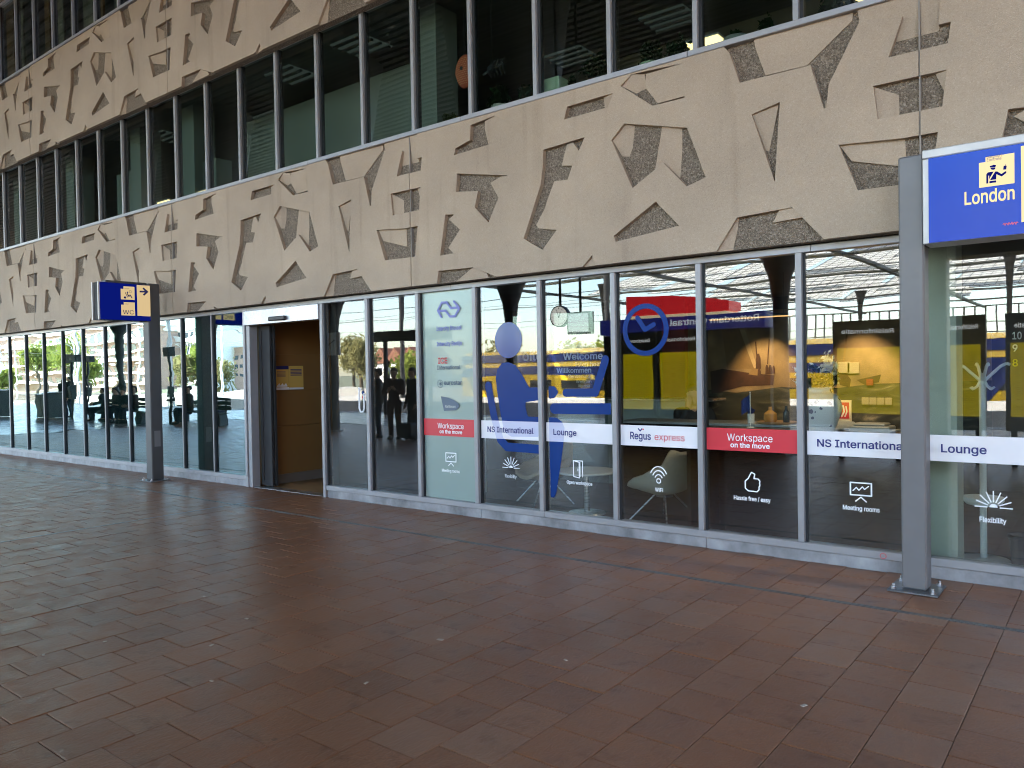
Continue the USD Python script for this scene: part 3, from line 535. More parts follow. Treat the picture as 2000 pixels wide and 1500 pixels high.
obj('interior_floor', box((-6.32, .12, -.15), (XR, 8, .001)), 'floor_lounge', B)
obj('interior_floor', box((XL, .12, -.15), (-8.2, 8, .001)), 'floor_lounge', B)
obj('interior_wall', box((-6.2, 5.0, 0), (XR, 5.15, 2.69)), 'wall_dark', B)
obj('column', box((.86, .45, 0), (1.08, .75, 2.69)), 'cream_col', B); obj('column', box((-4.95, 1.2, 0), (-4.72, 1.45, 2.69)), 'cream_col', B)
obj('partition', box((-3.05, 3.4, 0), (-2.7, 3.5, 2.69)), 'maroon', B)
# office storey
obj('interior_floor', box((XL, .02, 3.65), (XR, 8, 3.70)), 'office_wall_tan', B)
obj('office_ceiling', box((XL, .05, 6.30), (XR, 8, 6.338)), 'office_ceiling', B)
obj('office_partition', box((-9.9, 1.2, 3.7), (-5.55, 1.28, 6.02)), 'office_wall', B); obj('office_partition', box((-13.9, .9, 3.7), (-13.1, .98, 5.75)), 'office_wall', B)
obj('office_partition', box((-5.6, 3.6, 3.7), (4.4, 3.7, 6.3)), 'office_wall_tan', B); obj('office_partition', box((-24, 4.6, 3.7), (-10, 4.7, 6.3)), 'office_wall_tan', B)
for xx in (-10.75, -12.6, -15.4, -18.2, -5.05): obj('office_column', box((xx, .55, 3.7), (xx+.38, .95, 6.3)), 'office_wall', B)
obj('office_cabinet', MB().add(cbox((-10.6, .7, 3.7), (-9.95, 1.0, 5.35))), 'office_wall', B)
for xx, yy in ((-6.35, .8), (-8.0, .85), (-4.3, 3.1), (-2.6, 2.9), (-9.9, 1.9), (-12.4, 1.2)):
    t = obj('ceiling_light', box((xx-.32, yy-.3, 6.285), (xx+.32, yy+.3, 6.299)), 'troffer', B)
    for k in range(4): obj('louvre', box((xx-.32, yy-.26+k*.16, 6.255), (xx+.32, yy-.22+k*.16, 6.284)), 'louvre', t)
# third storey
obj('interior_wall', box((XL, 2.0, 7.0), (XR, 2.1, 9.8)), 'wall_dark', B); obj('office_ceiling', box((XL, .05, 9.77), (XR, 8, 9.8)), 'office_ceiling', B)
for k, xx in enumerate((-15.3, -14.75, -14.1, -13.55, -13.0, -12.3, -17.3, -16.7)): obj('painted_glow_strip', box((xx, .18, 7.98), (xx+(.22, .34, .16, .4, .25, .3, .4, .3)[k], .22, 9.75)), 'wall_corr' if k % 2 == 0 else 'office_wall_tan', B)  # golden vertical lights put in as tan-coloured panels

# small marks and scraps
x_, _, z_ = aty(1725, 1086, -.046); obj('graffiti_mark', facade(ell(x_, z_, .022, .020).exterior.buffer(.0022), -.0475, .001), 'decal_red', B)
for px_, py_ in ((85, 1280), (205, 1254), (413, 1261), (398, 1166), (482, 1209), (413, 1331), (715, 1335), (860, 1250), (1105, 1290), (1570, 1379)):
    d_ = ray(px_, py_); p_ = CAM+d_*(-CAM[2]/d_[2]); s_ = RNG.uniform(.006, .012); a_ = RNG.uniform(0, 3)
    m_ = cbox((-s_*1.8, -s_, 0), (s_*1.8, s_, .004), .0015); m_.apply_transform(trimesh.transformations.rotation_matrix(a_, (0, 0, 1))); m_.apply_translation((p_[0], p_[1], .0012))
    obj('paper_scrap', m_, 'scrap', label='tiny pale scrap lying on the brown paving tiles', cat='litter', group='pale scraps on the paving')

# ------------------------------------------------------------------ sign posts and lit signs on the platform
def sign_post(name, label, x, y, ztop, s=.165, paint='post_paint'):
    t = thing(name, label, 'sign post', (x, y, 0), group=None)
    h = s/2
    obj('post', cbox((-h, -h, .018), (h, h, ztop), .012), paint, t, smooth=False)
    obj('base_plate', cbox((-.165, -.165, .002), (.165, .165, .018), .003), 'steel_dark', t)
    for sx in (-1, 1):
        for sy in (-1, 1):
            obj('bolt', MB().tube((sx*.128, sy*.128, .018), (sx*.128, sy*.128, .055), .011, n=8).tube((sx*.128, sy*.128, .018), (sx*.128, sy*.128, .034), .021, n=6), 'steel', t)
    obj('hatch', box((h, -.05, .55), (h+.002, .05, .80)), 'post_paint', t)
    return t
sign_post('sign_post', 'grey square steel post with bolted base plate beside the large blue sign', .945, -.43, 3.135)
sign_post('sign_post', 'grey square steel post carrying the small blue toilet sign', -10.035, -.44, 3.13, .19, 'post_shaded')
E6 = lambda x, y: aty(1780+x*.16, 260+y*.16, -.6)[[0, 2]]
sg_ = thing('platform_sign', 'large lit blue sign reading London with a passport control symbol', 'sign')
obj('sign_case', MB().add(cbox((1.035, -.585, 2.485), (2.75, -.33, 3.075), .004)).add(cbox((1.035, -.60, 3.0755), (2.75, -.33, 3.135), .006)), 'sign_case', sg_)
obj('case_bracket', box((.98, -.50, 2.48), (1.0345, -.36, 3.12)), 'frame_dark', sg_)
face = obj('sign_face', box((1.075, -.6, 2.487), (2.75, -.586, 3.072)), 'sign_blue', sg_)
a, b, c, d = E6(825, 380), E6(1257, 240), E6(825, 675), E6(1257, 605)
px0, px1, pz0, pz1 = a[0], b[0], (c[1]+d[1])/2, (a[1]+b[1])/2-.012
tabx, tabz = E6(905, 295)[0], (E6(905, 295)[1]+b[1])/2
pic = union(sg.box(px0, pz0, px1, pz1), sg.box(tabx, pz1-.001, px1, tabz))
Y6 = -.6015
obj('pictogram', facade(pic, Y6, .001), 'sign_cream', face)
q = lambda P: [tuple(E6(x, y)) for x, y in P]
off = union(sg.Polygon(q([(957, 405), (1005, 388), (1035, 392), (1030, 408), (1025, 416), (962, 418)])), sg.Polygon(q([(962, 423), (1027, 420), (1022, 440), (1000, 450), (978, 446)])),
      sg.Polygon(q([(935, 480), (1005, 470), (960, 545), (950, 570), (950, 520), (938, 520), (938, 615), (915, 617), (915, 505)])),
      sg.Polygon(q([(1025, 470), (1048, 468), (1100, 500), (1150, 465), (1163, 472), (1155, 490), (1105, 530), (1060, 512), (1038, 500), (1036, 565), (960, 575)])),
      sg.Polygon(q([(953, 588), (1035, 578), (1035, 603), (953, 612)])), sg.Polygon(q([(1128, 402), (1165, 398), (1158, 443), (1120, 447)])), line(q([(1150, 384), (1147, 400)]), .003))
obj('pictogram_ink', facade(off, Y6-.0015, .001), 'sign_blue_dim', face)
obj('lettering', text('paspoort-', E6(923, 320)[0], E6(1130, 285)[0], E6(925, 318)[1]+.003, Y6-.0015, .019), 'sign_ink', face)
obj('lettering', text('controle', E6(923, 355)[0], E6(1100, 330)[0], E6(925, 355)[1]+.003, Y6-.0015, .019), 'sign_ink', face)
obj('lettering', text('London', E6(650, 878)[0], E6(1262, 800)[0], E6(650, 878)[1], Y6-.0005, .085, True), 'sign_cream', face)
obj('pictogram', facade(sg.box(E6(1340, 600)[0], 2.56, 2.6, 3.055), Y6, .001), 'sign_cream', face)
obj('scribble', facade(line([(E6(1120, 1110)[0]+k*.0055, E6(1195, 1105)[1]+.008*math.sin(k*2.3)) for k in range(16)], .005), Y6, .001), 'decal_red', face)

def atx(px, py, x): d = ray(px, py); return CAM+d*((x-CAM[0])/d[0])
XS = -9.93
E7 = lambda x, y: atx(170+x*.085, 530+y*.085, XS)[[1, 2]]
def facex(poly, x, d=.001):
    t = extr(poly, d); v = np.array(t.vertices); t.vertices = np.stack([x+v[:, 2], v[:, 0], v[:, 1]], 1); return t
def textx(s, y0, y1, z, x, h, bold=False):
    t = meshkit.text_mesh(s, h, .001, bold); v = np.array(t.vertices); u = (v[:, 0]-v[:, 0].min())/np.ptp(v[:, 0])
    t.vertices = np.stack([x+v[:, 2], y0+u*(y1-y0), z+v[:, 1]], 1); return t
s2 = thing('platform_sign', 'small lit blue sign with lounge and WC symbols and a right arrow', 'sign')
obj('sign_case', MB().add(cbox((-10.14, -1.28, 2.53), (XS-.012, -.505, 3.10), .004)), 'frame_dark', s2)
obj('sign_rail', MB().add(cbox((-10.09, -1.17, 3.1005), (-9.97, -.54, 3.135), .004)), 'post_shaded', s2)
obj('edge_strip', MB().box((XS-.02, -1.302, 2.53), (XS+.006, -1.2805, 3.10)).box((-10.146, -1.302, 2.53), (-10.12, -1.2805, 3.10)), 'sign_case', s2)
f2 = obj('sign_face', box((XS-.0115, -1.28, 2.535), (XS, -.508, 3.095)), 'sign_blue_dim', s2); obj('sign_face', box((-10.152, -1.28, 2.535), (-10.1405, -.508, 3.095)), 'sign_blue_dim', s2)
def rectq(x0, y0, x1, y1): a_, b_ = E7(x0, (y0+0)), E7(x1, y1); return (a_[0], b_[1], b_[0], a_[1])
def cre(x0, yt0, x1, yb1, tx=None, tyt=None):
    y0, z1 = E7(x0, yt0); y1, z0 = E7(x1, yb1); p = sg.box(y0, z0, y1, z1)
    if tx: ty, tz = E7(tx, tyt); p = union(p, sg.box(ty, z1-.001, y1, tz))
    return p
obj('pictogram', facex(cre(772, 400, 1095, 660, 833, 340), XS+.0005), 'sign_cream_dim', f2)
obj('pictogram', facex(cre(780, 765, 1105, 1022, 843, 703), XS+.0005), 'sign_cream_dim', f2)
obj('pictogram', facex(cre(1140, 310, 1460, 1035), XS+.0005), 'sign_cream_dim', f2)
qx = lambda P: [tuple(E7(x, y)) for x, y in P]
obj('arrow', facex(union(line(qx([(1208, 465), (1370, 468)]), .026, 2), line(qx([(1285, 385), (1380, 470), (1295, 545)]), .028, 2, 2)), XS+.002), 'sign_ink', f2)
obj('lettering', textx('WC', E7(825, 980)[0], E7(1072, 985)[0], E7(830, 978)[1], XS+.002, .062), 'sign_ink', f2)
obj('lettering', textx('lounge', E7(855, 398)[0], E7(965, 400)[0], E7(855, 397)[1], XS+.002, .012), 'sign_ink', f2); obj('lettering', textx('toilet', E7(865, 755)[0], E7(950, 757)[0], E7(865, 755)[1], XS+.002, .012), 'sign_ink', f2)
obj('pictogram_ink', facex(union(line(qx([(878, 485), (925, 590), (985, 578)]), .009), line(qx([(928, 510), (945, 560), (990, 545), (1030, 608)]), .014), sg.Point(E7(928, 482)).buffer(.011), sg.Point(E7(992, 468)).buffer(.019).exterior.buffer(.002), sg.Point(E7(872, 600)).buffer(.018)), XS+.002), 'sign_ink', f2)

# ------------------------------------------------------------------ furniture of the lounge, behind the glass
def lamp_light(name, pos, r, inten, col=(1.0, .64, .28), spot=None):
    l = UsdLux.SphereLight.Define(stage, name); l.CreateRadiusAttr(r); l.CreateIntensityAttr(inten*EM*3.2); l.CreateColorAttr(Gf.Vec3f(*col)); l.AddTranslateOp().Set(Gf.Vec3d(*pos))
    if spot:
        l.AddRotateXOp().Set(float(spot[0])); sh_ = UsdLux.ShapingAPI.Apply(l.GetPrim()); sh_.CreateShapingConeAngleAttr(float(spot[1])); sh_.CreateShapingConeSoftnessAttr(.8)
def shell_chair(name, label, loc, rz, mat):
    t = thing(name, label, 'chair', loc, rz)
    nu, nv = 21, 25; U, V = np.linspace(-1, 1, nu), np.linspace(0, 1, nv)
    prof = np.array([(.30, .36), (.26, .375), (.12, .34), (-.04, .32), (-.16, .35), (-.23, .45), (-.27, .58), (-.31, .70), (-.34, .77)])
    wid = np.array([.20, .31, .38, .40, .41, .36, .31, .27, .17]); arm = np.array([.0, .04, .14, .21, .24, .16, .06, .01, -.02])
    tt = np.linspace(0, 1, len(prof)); P = []
    for v in V:
        y, z, w, ar = np.interp(v, tt, prof[:, 0]), np.interp(v, tt, prof[:, 1]), np.interp(v, tt, wid), np.interp(v, tt, arm)
        for u in U: P.append((u*w*(1-.12*abs(u)**3), y+.10*abs(u)**2*(v > .5)*(v-.5)*1.6, z+ar*abs(u)**2.4))
    P = np.array(P); F = []
    for j in range(nv-1):
        for i in range(nu-1): a = j*nu+i; F += [(a, a+1, a+nu+1), (a, a+nu+1, a+nu)]
    g = trimesh.Trimesh(P, F, process=False); N = np.array(g.vertex_normals); N *= np.sign(N[len(N)//2] @ np.array([0, .3, 1])+1e-9)
    th_ = .045; Q = P-N*th_; n = len(P); F = np.array(F); FF = [F, F[:, ::-1]+n]
    rim = [j*nu for j in range(nv)]+[(nv-1)*nu+i for i in range(1, nu)]+[(nv-1-j)*nu+nu-1 for j in range(1, nv)]+[nu-1-i for i in range(1, nu-1)]
    R = []
    for k in range(len(rim)): a, b = rim[k], rim[(k+1) % len(rim)]; R += [(a, b, b+n), (a, b+n, a+n)]
    obj('seat_shell', (np.vstack([P, Q]), np.vstack(FF+[np.array(R)])), mat, t, smooth=True)
    for sx in (-1, 1):
        for sy in (-1, 1): obj('leg', tube((sx*.07, sy*.07-.02, .285), (sx*.27, sy*.27-.02, .0), .009, n=8), 'steel', t)
    obj('hub', tube((0, -.02, .26), (0, -.02, .31), .09, n=14), 'steel_dark', t)
    return t
shell_chair('lounge_chair', 'grey-beige shell armchair on thin steel legs behind the wifi symbol', (-1.80, .95, .002), 75, 'chair_fabric')
shell_chair('lounge_chair', 'beige shell armchair partly hidden by the blue traveller sticker', (-3.55, 1.15, .002), 150, 'chair_beige')
t = thing('side_table', 'small round white table on one steel leg between the shell chairs', 'table', (-2.72, .85, .002))
obj('tabletop', lathe([(0, .468), (.34, .468), (.35, .478), (.35, .488), (.34, .494), (0, .494)], 36), 'white_paint', t); obj('leg', lathe([(0, .02), (.032, .02), (.03, .467), (0, .467)], 16), 'steel', t); obj('base', lathe([(0, 0), (.22, 0), (.21, .015), (.03, .02), (0, .02)], 28), 'steel', t)
t = thing('reception_desk', 'dark reception desk standing behind the two rightmost full panes', 'desk', (0, 0, 0))
obj('front_panel', box((-.84, .34, .002), (.86, .38, .985)), 'desk_dark', t); obj('desktop', cbox((-1.3, .33, .9855), (.86, 1.15, 1.025), .004), 'desk_top', t); obj('end_panel', box((-1.28, .45, .002), (-1.24, 1.12, .985)), 'desk_dark', t); obj('back_panel', box((-1.2, 1.08, .002), (.8, 1.12, .985)), 'desk_dark', t)
zt_ = 1.026
def vase(loc):
    t = thing('vase', 'large white and blue porcelain vase with painted flowers on the desk', 'vase', loc)
    pr = [(0, 0), (.12, 0), (.125, .01), (.155, .08), (.195, .19), (.20, .25), (.185, .31), (.15, .355), (.115, .375), (.11, .40), (.125, .42), (.118, .42), (.10, .40), (.09, .37), (0, .37)]
    obj('body', lathe(pr, 40), 'porcelain', t, smooth=40)
    for k in range(46):
        a, z = RNG.uniform(0, 2*math.pi), RNG.uniform(.05, .34)
        r = np.interp(z, [p[1] for p in pr[:8]], [p[0] for p in pr[:8]])+.0015
        s = RNG.uniform(.008, .026); n_ = 7; ring = []
        for i in range(n_):
            w = 2*math.pi*i/n_; rr = s*RNG.uniform(.5, 1.3); aa, zz = a+rr*math.cos(w)/r, z+rr*math.sin(w)
            r2 = np.interp(zz, [p[1] for p in pr[:8]], [p[0] for p in pr[:8]])+.002
            ring.append((r2*math.cos(aa), r2*math.sin(aa), zz))
        ring = np.array([(r*math.cos(a)*1.005, r*math.sin(a)*1.005, z)]+ring)
        obj('painted_flower', (ring, np.array([(0, 1+i, 1+(i+1) % n_) for i in range(n_)])), 'porcelain_blue', t)
vase((-.08, .72, zt_))
def leafcloud(n, rad, cen, size, squash=(1, 1, 1), seed=1, clumps=9):
    r = np.random.default_rng(seed); C_ = r.normal(size=(clumps, 3)); C_ = C_/np.linalg.norm(C_, axis=1)[:, None]*r.uniform(.35, .8, (clumps, 1))
    k = r.integers(0, clumps, n); P = C_[k]+r.normal(size=(n, 3))*.24; P = P*rad*np.array(squash)+np.array(cen)
    D = r.normal(size=(n, 3)); D /= np.linalg.norm(D, axis=1)[:, None]; E_ = np.cross(D, r.normal(size=(n, 3))); E_ /= np.linalg.norm(E_, axis=1)[:, None]
    s = size*r.uniform(.6, 1.35, (n, 1)); a = P-D*s; b = P+E_*s*.42; c = P+D*s; d = P-E_*s*.42
    V = np.stack([a, b, c, d], 1).reshape(-1, 3); o = np.arange(n)[:, None]*4
    return V, np.vstack([o+np.array([0, 1, 2]), o+np.array([0, 2, 3])])
t = thing('bouquet', 'bunch of pale blue and cream flowers standing in the porcelain vase', 'flowers', (-.08, .72, zt_+.41))
obj('stems', MB().tube((0, 0, -.03), (-.06, 0, .16), .006).tube((0, 0, -.03), (.08, .02, .2), .006).tube((0, 0, -.03), (.03, -.02, .22), .006), 'leaf', t)
obj('foliage', leafcloud(130, .15, (0, 0, .08), .05, seed=3), 'plant_leaf', t); obj('blossom', leafcloud(320, .10, (-.15, 0, .12), .022, seed=4, clumps=6), 'petal', t); obj('blossom', leafcloud(320, .12, (.10, .02, .17), .028, (.7, .8, 1.5), seed=5, clumps=6), 'petal_pale', t)
t = thing('table_flag', 'small blue flag on a thin white pole on the desk', 'flag', (-.84, 1.0, zt_))
obj('pole', lathe([(0, .012), (.004, .012), (.004, .36), (.008, .365), (0, .37)], 8), 'white_paint', t); obj('base', lathe([(0, 0), (.04, 0), (.035, .012), (0, .012)], 16), 'white_paint', t)
fl = []
for i in range(7):
    for j in range(4): fl.append((-.004-.015*i, .012*math.sin(i*1.1), .345-.05*j-.012*i))
obj('cloth', (np.array(fl), np.array([(i*4+j, i*4+j+1, (i+1)*4+j+1, (i+1)*4+j) for i in range(6) for j in range(3)])), 'flag_blue', t)
obj('brochure_stand', MB().add(cbox((-1.0, .62, zt_), (-.66, .86, zt_+.016))), 'steel_dark', label='flat dark brochure holder lying on the desk below the flag', cat='brochure holder')
t = thing('drinks_tray', 'light wooden oval tray carrying bottles on the desk', 'tray', (-.72, 1.42, 1.05)); obj('plate', affs := lathe([(0, 0), (.19, 0), (.2, .012), (.2, .022), (.19, .014), (0, .012)], 30), 'wood_tray', t)
t = thing('side_counter', 'narrow grey counter behind the desk under the painting', 'counter', (0, 0, 0)); obj('top', cbox((-2.5, 1.25, 1.02), (-.1, 1.75, 1.049), .003), 'counter', t); obj('front', box((-2.48, 1.27, .002), (-.12, 1.30, 1.0195)), 'desk_dark', t)
obj('bottle', lathe([(0, 0), (.055, 0), (.07, .03), (.065, .09), (.02, .125), (.017, .16), (0, .16)], 20, (-.78, 1.40, 1.065)), 'amber', smooth=40, label='round amber glass decanter on the wooden tray', cat='bottle')
obj('bottle', lathe([(0, 0), (.032, 0), (.033, .10), (.014, .13), (.013, .17), (0, .17)], 18, (-.62, 1.42, 1.065)), 'bottle_dark', smooth=40, label='slim dark bottle on the right of the wooden tray', cat='bottle')
t = thing('flower_glass', 'drinking glass of dark blue flowers left of the tray', 'flowers', (-.98, 1.38, 1.05)); obj('glass', lathe([(0, 0), (.035, 0), (.038, .10), (.033, .10), (.03, .01), (0, .01)], 18), 'porcelain', t); obj('blossom', leafcloud(90, .04, (0, 0, .13), .018, seed=8), 'flag_blue', t)
t = thing('printer', 'beige desktop printer lying flat at the right of the desk', 'printer', (.32, .98, zt_)); obj('body', cbox((-.17, -.13, 0), (.17, .13, .062), .012), 'printer', t); obj('lid', cbox((-.15, -.11, .0625), (.13, .11, .085), .01), 'printer', t); obj('tray', box((.171, -.1, .02), (.215, .1, .028)), 'printer', t)
obj('round_cushion', lathe([(0, 0), (.16, 0), (.17, .03), (.12, .08), (0, .095)], 24, (.0, 1.12, zt_)), 'chair_fabric', smooth=True, label='rounded brown chair back showing above the desk behind the vase', cat='chair back')
# painting on the rear wall: generic seascape with sailing boats
M5 = lambda x, y: tuple(aty(1360+x*.2534, 470+y*.2534, 4.97)[[0, 2]])
usdkit.material(stage, '/World/Looks/painting_sky', {'g': ('geometry', {}), 'n': ('noise_texture', {'scale': 2.2, 'detail': 7.}), 'r': ('rgb_ramp', {'ramp': [(.25, (.10, .07, .045)), (.5, (.22, .15, .085)), (.75, (.36, .25, .14))]}), 'p': ('principled_bsdf', {'roughness': .6})}, [('g.position', 'n.vector'), ('n.fac', 'r.fac'), ('r.color', 'p.base_color')], surface='p.BSDF')
usdkit.material(stage, '/World/Looks/painting_sea', {'g': ('geometry', {}), 'mp': ('mapping', {'scale': (1.6, 1, 5.)}), 'n': ('noise_texture', {'scale': 1.6, 'detail': 8., 'distortion': .8}), 'r': ('rgb_ramp', {'ramp': [(.3, (.012, .014, .012)), (.55, (.045, .045, .033)), (.66, (.12, .11, .08)), (.74, (.34, .29, .21))]}), 'p': ('principled_bsdf', {'roughness': .6})}, [('g.position', 'mp.vector'), ('mp.vector', 'n.vector'), ('n.fac', 'r.fac'), ('r.color', 'p.base_color')], surface='p.BSDF')
t = thing('mural', 'wall-wide brown painting of sailing boats on a rough sea', 'painting')
obj('canvas', box((-3.6, 4.972, .6), (.8, 4.999, 2.5)), 'painting_sky', t)
PL = 4.9705
obj('painted_sea', facade(sg.Polygon([(-3.6, .6), (.8, .6), (.8, 1.42), (.1, 1.40), (-.6, 1.38), (-1.3, 1.30), (-1.9, 1.34), (-2.6, 1.25), (-3.6, 1.35)]), PL, .001), 'painting_sea', t)
pbr('painting_sail', (.20, .125, .06), .6, var=.3, vs=4.); pbr('painting_hull', (.05, .02, .013), .6, var=.5, vs=8.); pbr('painting_light', (.34, .25, .15), .6, var=.2)
def pnt(P, m, dy): obj('painted_shape', facade(sg.Polygon([M5(*p) for p in P]).buffer(.004), PL-dy, .001), m, t)
pnt([(200, 690), (330, 680), (390, 850), (460, 990), (240, 985)], 'painting_sail', .002); pnt([(340, 690), (375, 690), (470, 980), (450, 990), (400, 860)], 'painting_light', .004)
pnt([(110, 1010), (200, 990), (400, 1020), (600, 1040), (590, 1110), (360, 1120), (120, 1180)], 'painting_hull', .003); pnt([(405, 1030), (440, 985), (480, 985), (495, 1040)], 'painting_sail', .005)
for x, y, s in ((478, 890, 1.2), (545, 970, .7), (570, 970, .7), (596, 975, .6), (486, 1000, .8)): pnt([(x-14*s, y+80*s), (x-12*s, y+10*s), (x-6*s, y-14*s), (x+5*s, y-14*s), (x+14*s, y+15*s), (x+16*s, y+80*s)], 'painting_hull', .007)
pnt([(1158, 695), (1168, 695), (1140, 950), (1128, 950)], 'painting_sail', .002); pnt([(1060, 980), (1090, 960), (1130, 1000), (1190, 1070), (1180, 1130), (1110, 1110)], 'painting_hull', .003); pnt([(1240, 1075), (1420, 1035), (1405, 1090), (1300, 1110)], 'painting_hull', .003)
pnt([(560, 760), (564, 760), (552, 950), (548, 950)], 'painting_hull', .004); pnt([(455, 780), (460, 780), (470, 900), (465, 900)], 'painting_hull', .004)
for k, (x, z) in enumerate((M5(1140, 978), M5(1213, 982))): obj('wall_switch', cbox((x-.08, 4.945, z-.08), (x+.08, 4.966, z+.08), .006), 'switch_cream', label=('left' if k == 0 else 'right')+' one of two square cream wall switches on the painting', cat='switch')
x, z = M5(1395, 1238); t2 = thing('socket_strip', 'row of four cream wall sockets low on the painting', 'socket')
for k in range(4): obj('socket', cbox((x-.2+k*.1, 4.945, z-.05), (x-.105+k*.1, 4.966, z+.05), .005), 'switch_cream', t2)
x, z = M5(1340, 1092); obj('alarm_button', MB().add(cbox((x-.045, 4.94, z-.045), (x+.045, 4.966, z+.045), .006)).box((x-.03, 4.937, z-.02), (x+.03, 4.94, z+.012)), 'alarm_red', label='small red alarm call point on the painting', cat='alarm button')
fs_ = thing('fire_sign', 'square red fire hose sign on the wall behind the vase', 'sign'); x, z = M5(1110, 1310)
obj('panel', cbox((x-.16, 4.93, z-.15), (x+.16, 4.962, z+.15), .004), 'paper', fs_); pl = obj('red_field', box((x-.13, 4.926, z-.11), (x+.13, 4.93, z+.12)), 'decal_red', fs_)
obj('pictogram', facade(union(*[sg.box(x-.105, z-.075+k*.034, x-.01, z-.05+k*.034) for k in range(4)], sg.box(x-.068, z-.09, x-.045, z+.075), line([(x+.03, z-.08), (x+.065, z-.01), (x+.05, z+.07)], .022), line([(x+.075, z-.08), (x+.10, z-.01), (x+.09, z+.06)], .018)), 4.925, .001), 'decal_white', pl)
for x, z in (M5(540, 700), M5(1290, 600)):
    k = thing('spot_lamp', 'small warm ceiling spotlight shining on the '+('left' if x < -1.5 else 'right')+' half of the painting', 'lamp', (x, 4.1, 0))
    obj('housing', lathe([(0, 2.50), (.04, 2.50), (.045, 2.60), (0, 2.60)], 16), 'black', k)
    lamp_light(k+'/bulb', (0, 0, 2.47), .03, 2600.0, spot=(37, 30))
pa_, pb_ = aty(1385, 629, 1.9), aty(1548, 614, 1.9)
t = thing('strip_lamp', 'thin warm glowing strip lamp hanging over the reception desk', 'lamp', (0, 0, 0)); zl_ = (pa_[2]+pb_[2])/2
obj('housing', box((pa_[0], 1.88, zl_+.012), (pb_[0], 1.93, zl_+.04)), 'black', t); obj('diffuser', box((pa_[0]+.01, 1.885, zl_), (pb_[0]-.01, 1.925, zl_+.0115)), 'strip_light', t)
for xx in (pa_[0]+.1, pb_[0]-.1): obj('wire', tube((xx, 1.905, zl_+.04), (xx, 1.905, 2.68), .003, n=6), 'black', t)
for xx, kk in ((-.75, 'left'), (.15, 'right')):
    k = thing('desk_downlight', 'warm recessed downlight over the '+kk+' end of the reception desk', 'lamp', (xx, .95, 0)); obj('ring', lathe([(.05, 2.66), (.08, 2.66), (.08, 2.689), (.05, 2.689)], 18), 'black', k); lamp_light(k+'/bulb', (0, 0, 2.63), .03, 620.0, (1.0, .76, .5), spot=(0, 62))
# long counter, partition with the greetings, coat stand, bin, digits
t = thing('bar_counter', 'long low brushed-steel counter with a rounded end deep in the lounge', 'counter'); obj('front', box((-4.6, 3.0, .002), (-3.1+.9, 3.05, 1.2)), 'counter', t); obj('top', cbox((-4.7, 2.95, 1.2005), (-2.1, 3.4, 1.235), .01), 'steel', t)
g_ = thing('greeting_screen', 'glass screen lettered with words of welcome in many languages', 'glass screen'); pane = obj('pane', box((-4.65, 2.0, .002), (-3.12, 2.008, 2.55)), 'glass_clear', g_)
def gw(s, x0, x1, z, h, bold=False): obj('lettering', text(s, x0, x1, z, 1.998, h, bold), 'decal_white', pane)
gw('Welkom', -3.73, -3.37, 2.11, .05, True); gw('Welcome', -3.80, -3.18, 1.785, .085, True); gw('Isten hozta', -3.61, -3.16, 1.69, .06); gw('Willkommen', -3.91, -3.36, 1.61, .065, True); gw('Benvenuto', -3.72, -3.38, 1.54, .05); gw('Welkom', -3.60, -3.36, 1.475, .036); gw('Bienvenue', -3.56, -3.38, 1.425, .026); gw('Welkom', -3.58, -3.3, 1.93, .042); gw('Velkommen', -3.5, -3.22, 2.0, .036)
pbr('welcome_big', (.8, .8, .78), .5); obj('lettering', text('oilo', -4.49, -4.14, 1.79, 1.998, .15, True), 'welcome_big', pane)
t = thing('coat_stand', 'white coat stand with curved hooks and a ring for umbrellas', 'coat stand', (1.215, .8, .002))
obj('pole', lathe([(0, 0), (.026, 0), (.026, 1.55), (0, 1.56)], 18), 'white_paint', t, smooth=40); obj('base', lathe([(0, 0), (.2, 0), (.19, .015), (.03, .025), (0, .025)], 26), 'white_paint', t)
obj('umbrella_ring', lathe([(.03, .47), (.125, .47), (.15, .50), (.155, .53), (.145, .53), (.118, .485), (.03, .485)], 28), 'white_paint', t)
for k in range(4):
    a = k*math.pi/2+.35; ca, sa = math.cos(a), math.sin(a); P = [(.02, 1.50), (.07, 1.55), (.13, 1.61), (.175, 1.635), (.2, 1.625)]
    h_ = MB()
    for (r0, z0), (r1, z1) in zip(P, P[1:]): h_.tube((r0*ca, r0*sa, z0), (r1*ca, r1*sa, z1), .013, .012, 8)
    P = [(.02, 1.5), (.05, 1.45), (.09, 1.425), (.115, 1.44)]
    for (r0, z0), (r1, z1) in zip(P, P[1:]): h_.tube((r0*math.cos(a+.5), r0*math.sin(a+.5), z0), (r1*math.cos(a+.5), r1*math.sin(a+.5), z1), .01, .009, 8)
    obj('hook', h_, 'white_paint', t)
t = thing('waste_bin', 'black waste bin with a bag over its rim at the right edge', 'bin', (1.52, .6, .002)); obj('body', lathe([(0, 0), (.085, 0), (.11, .27), (.105, .27), (.08, .01), (0, .01)], 20), 'black', t); obj('bag_rim', lathe([(.112, .24), (.118, .262), (.112, .285), (.1, .28), (.108, .25)], 20), 'gasket', t)
dg = thing('track_numbers', 'dark wall panel showing the numbers 10, 9 and 8', 'number panel'); pn = obj('panel', box((1.28, 1.505, .9), (1.9, 1.53, 2.1)), 'wall_dark', dg)
pbr('digit_yellow', (.75, .6, .03), .5)
for s, z, m_ in (('10', 1.85, 'decal_white'), ('9', 1.74, 'decal_white'), ('8', 1.61, 'digit_yellow')): obj('digit', text(s, 1.36, 1.43 if s == '10' else 1.40, z, 1.503, .062, True), m_, pn)

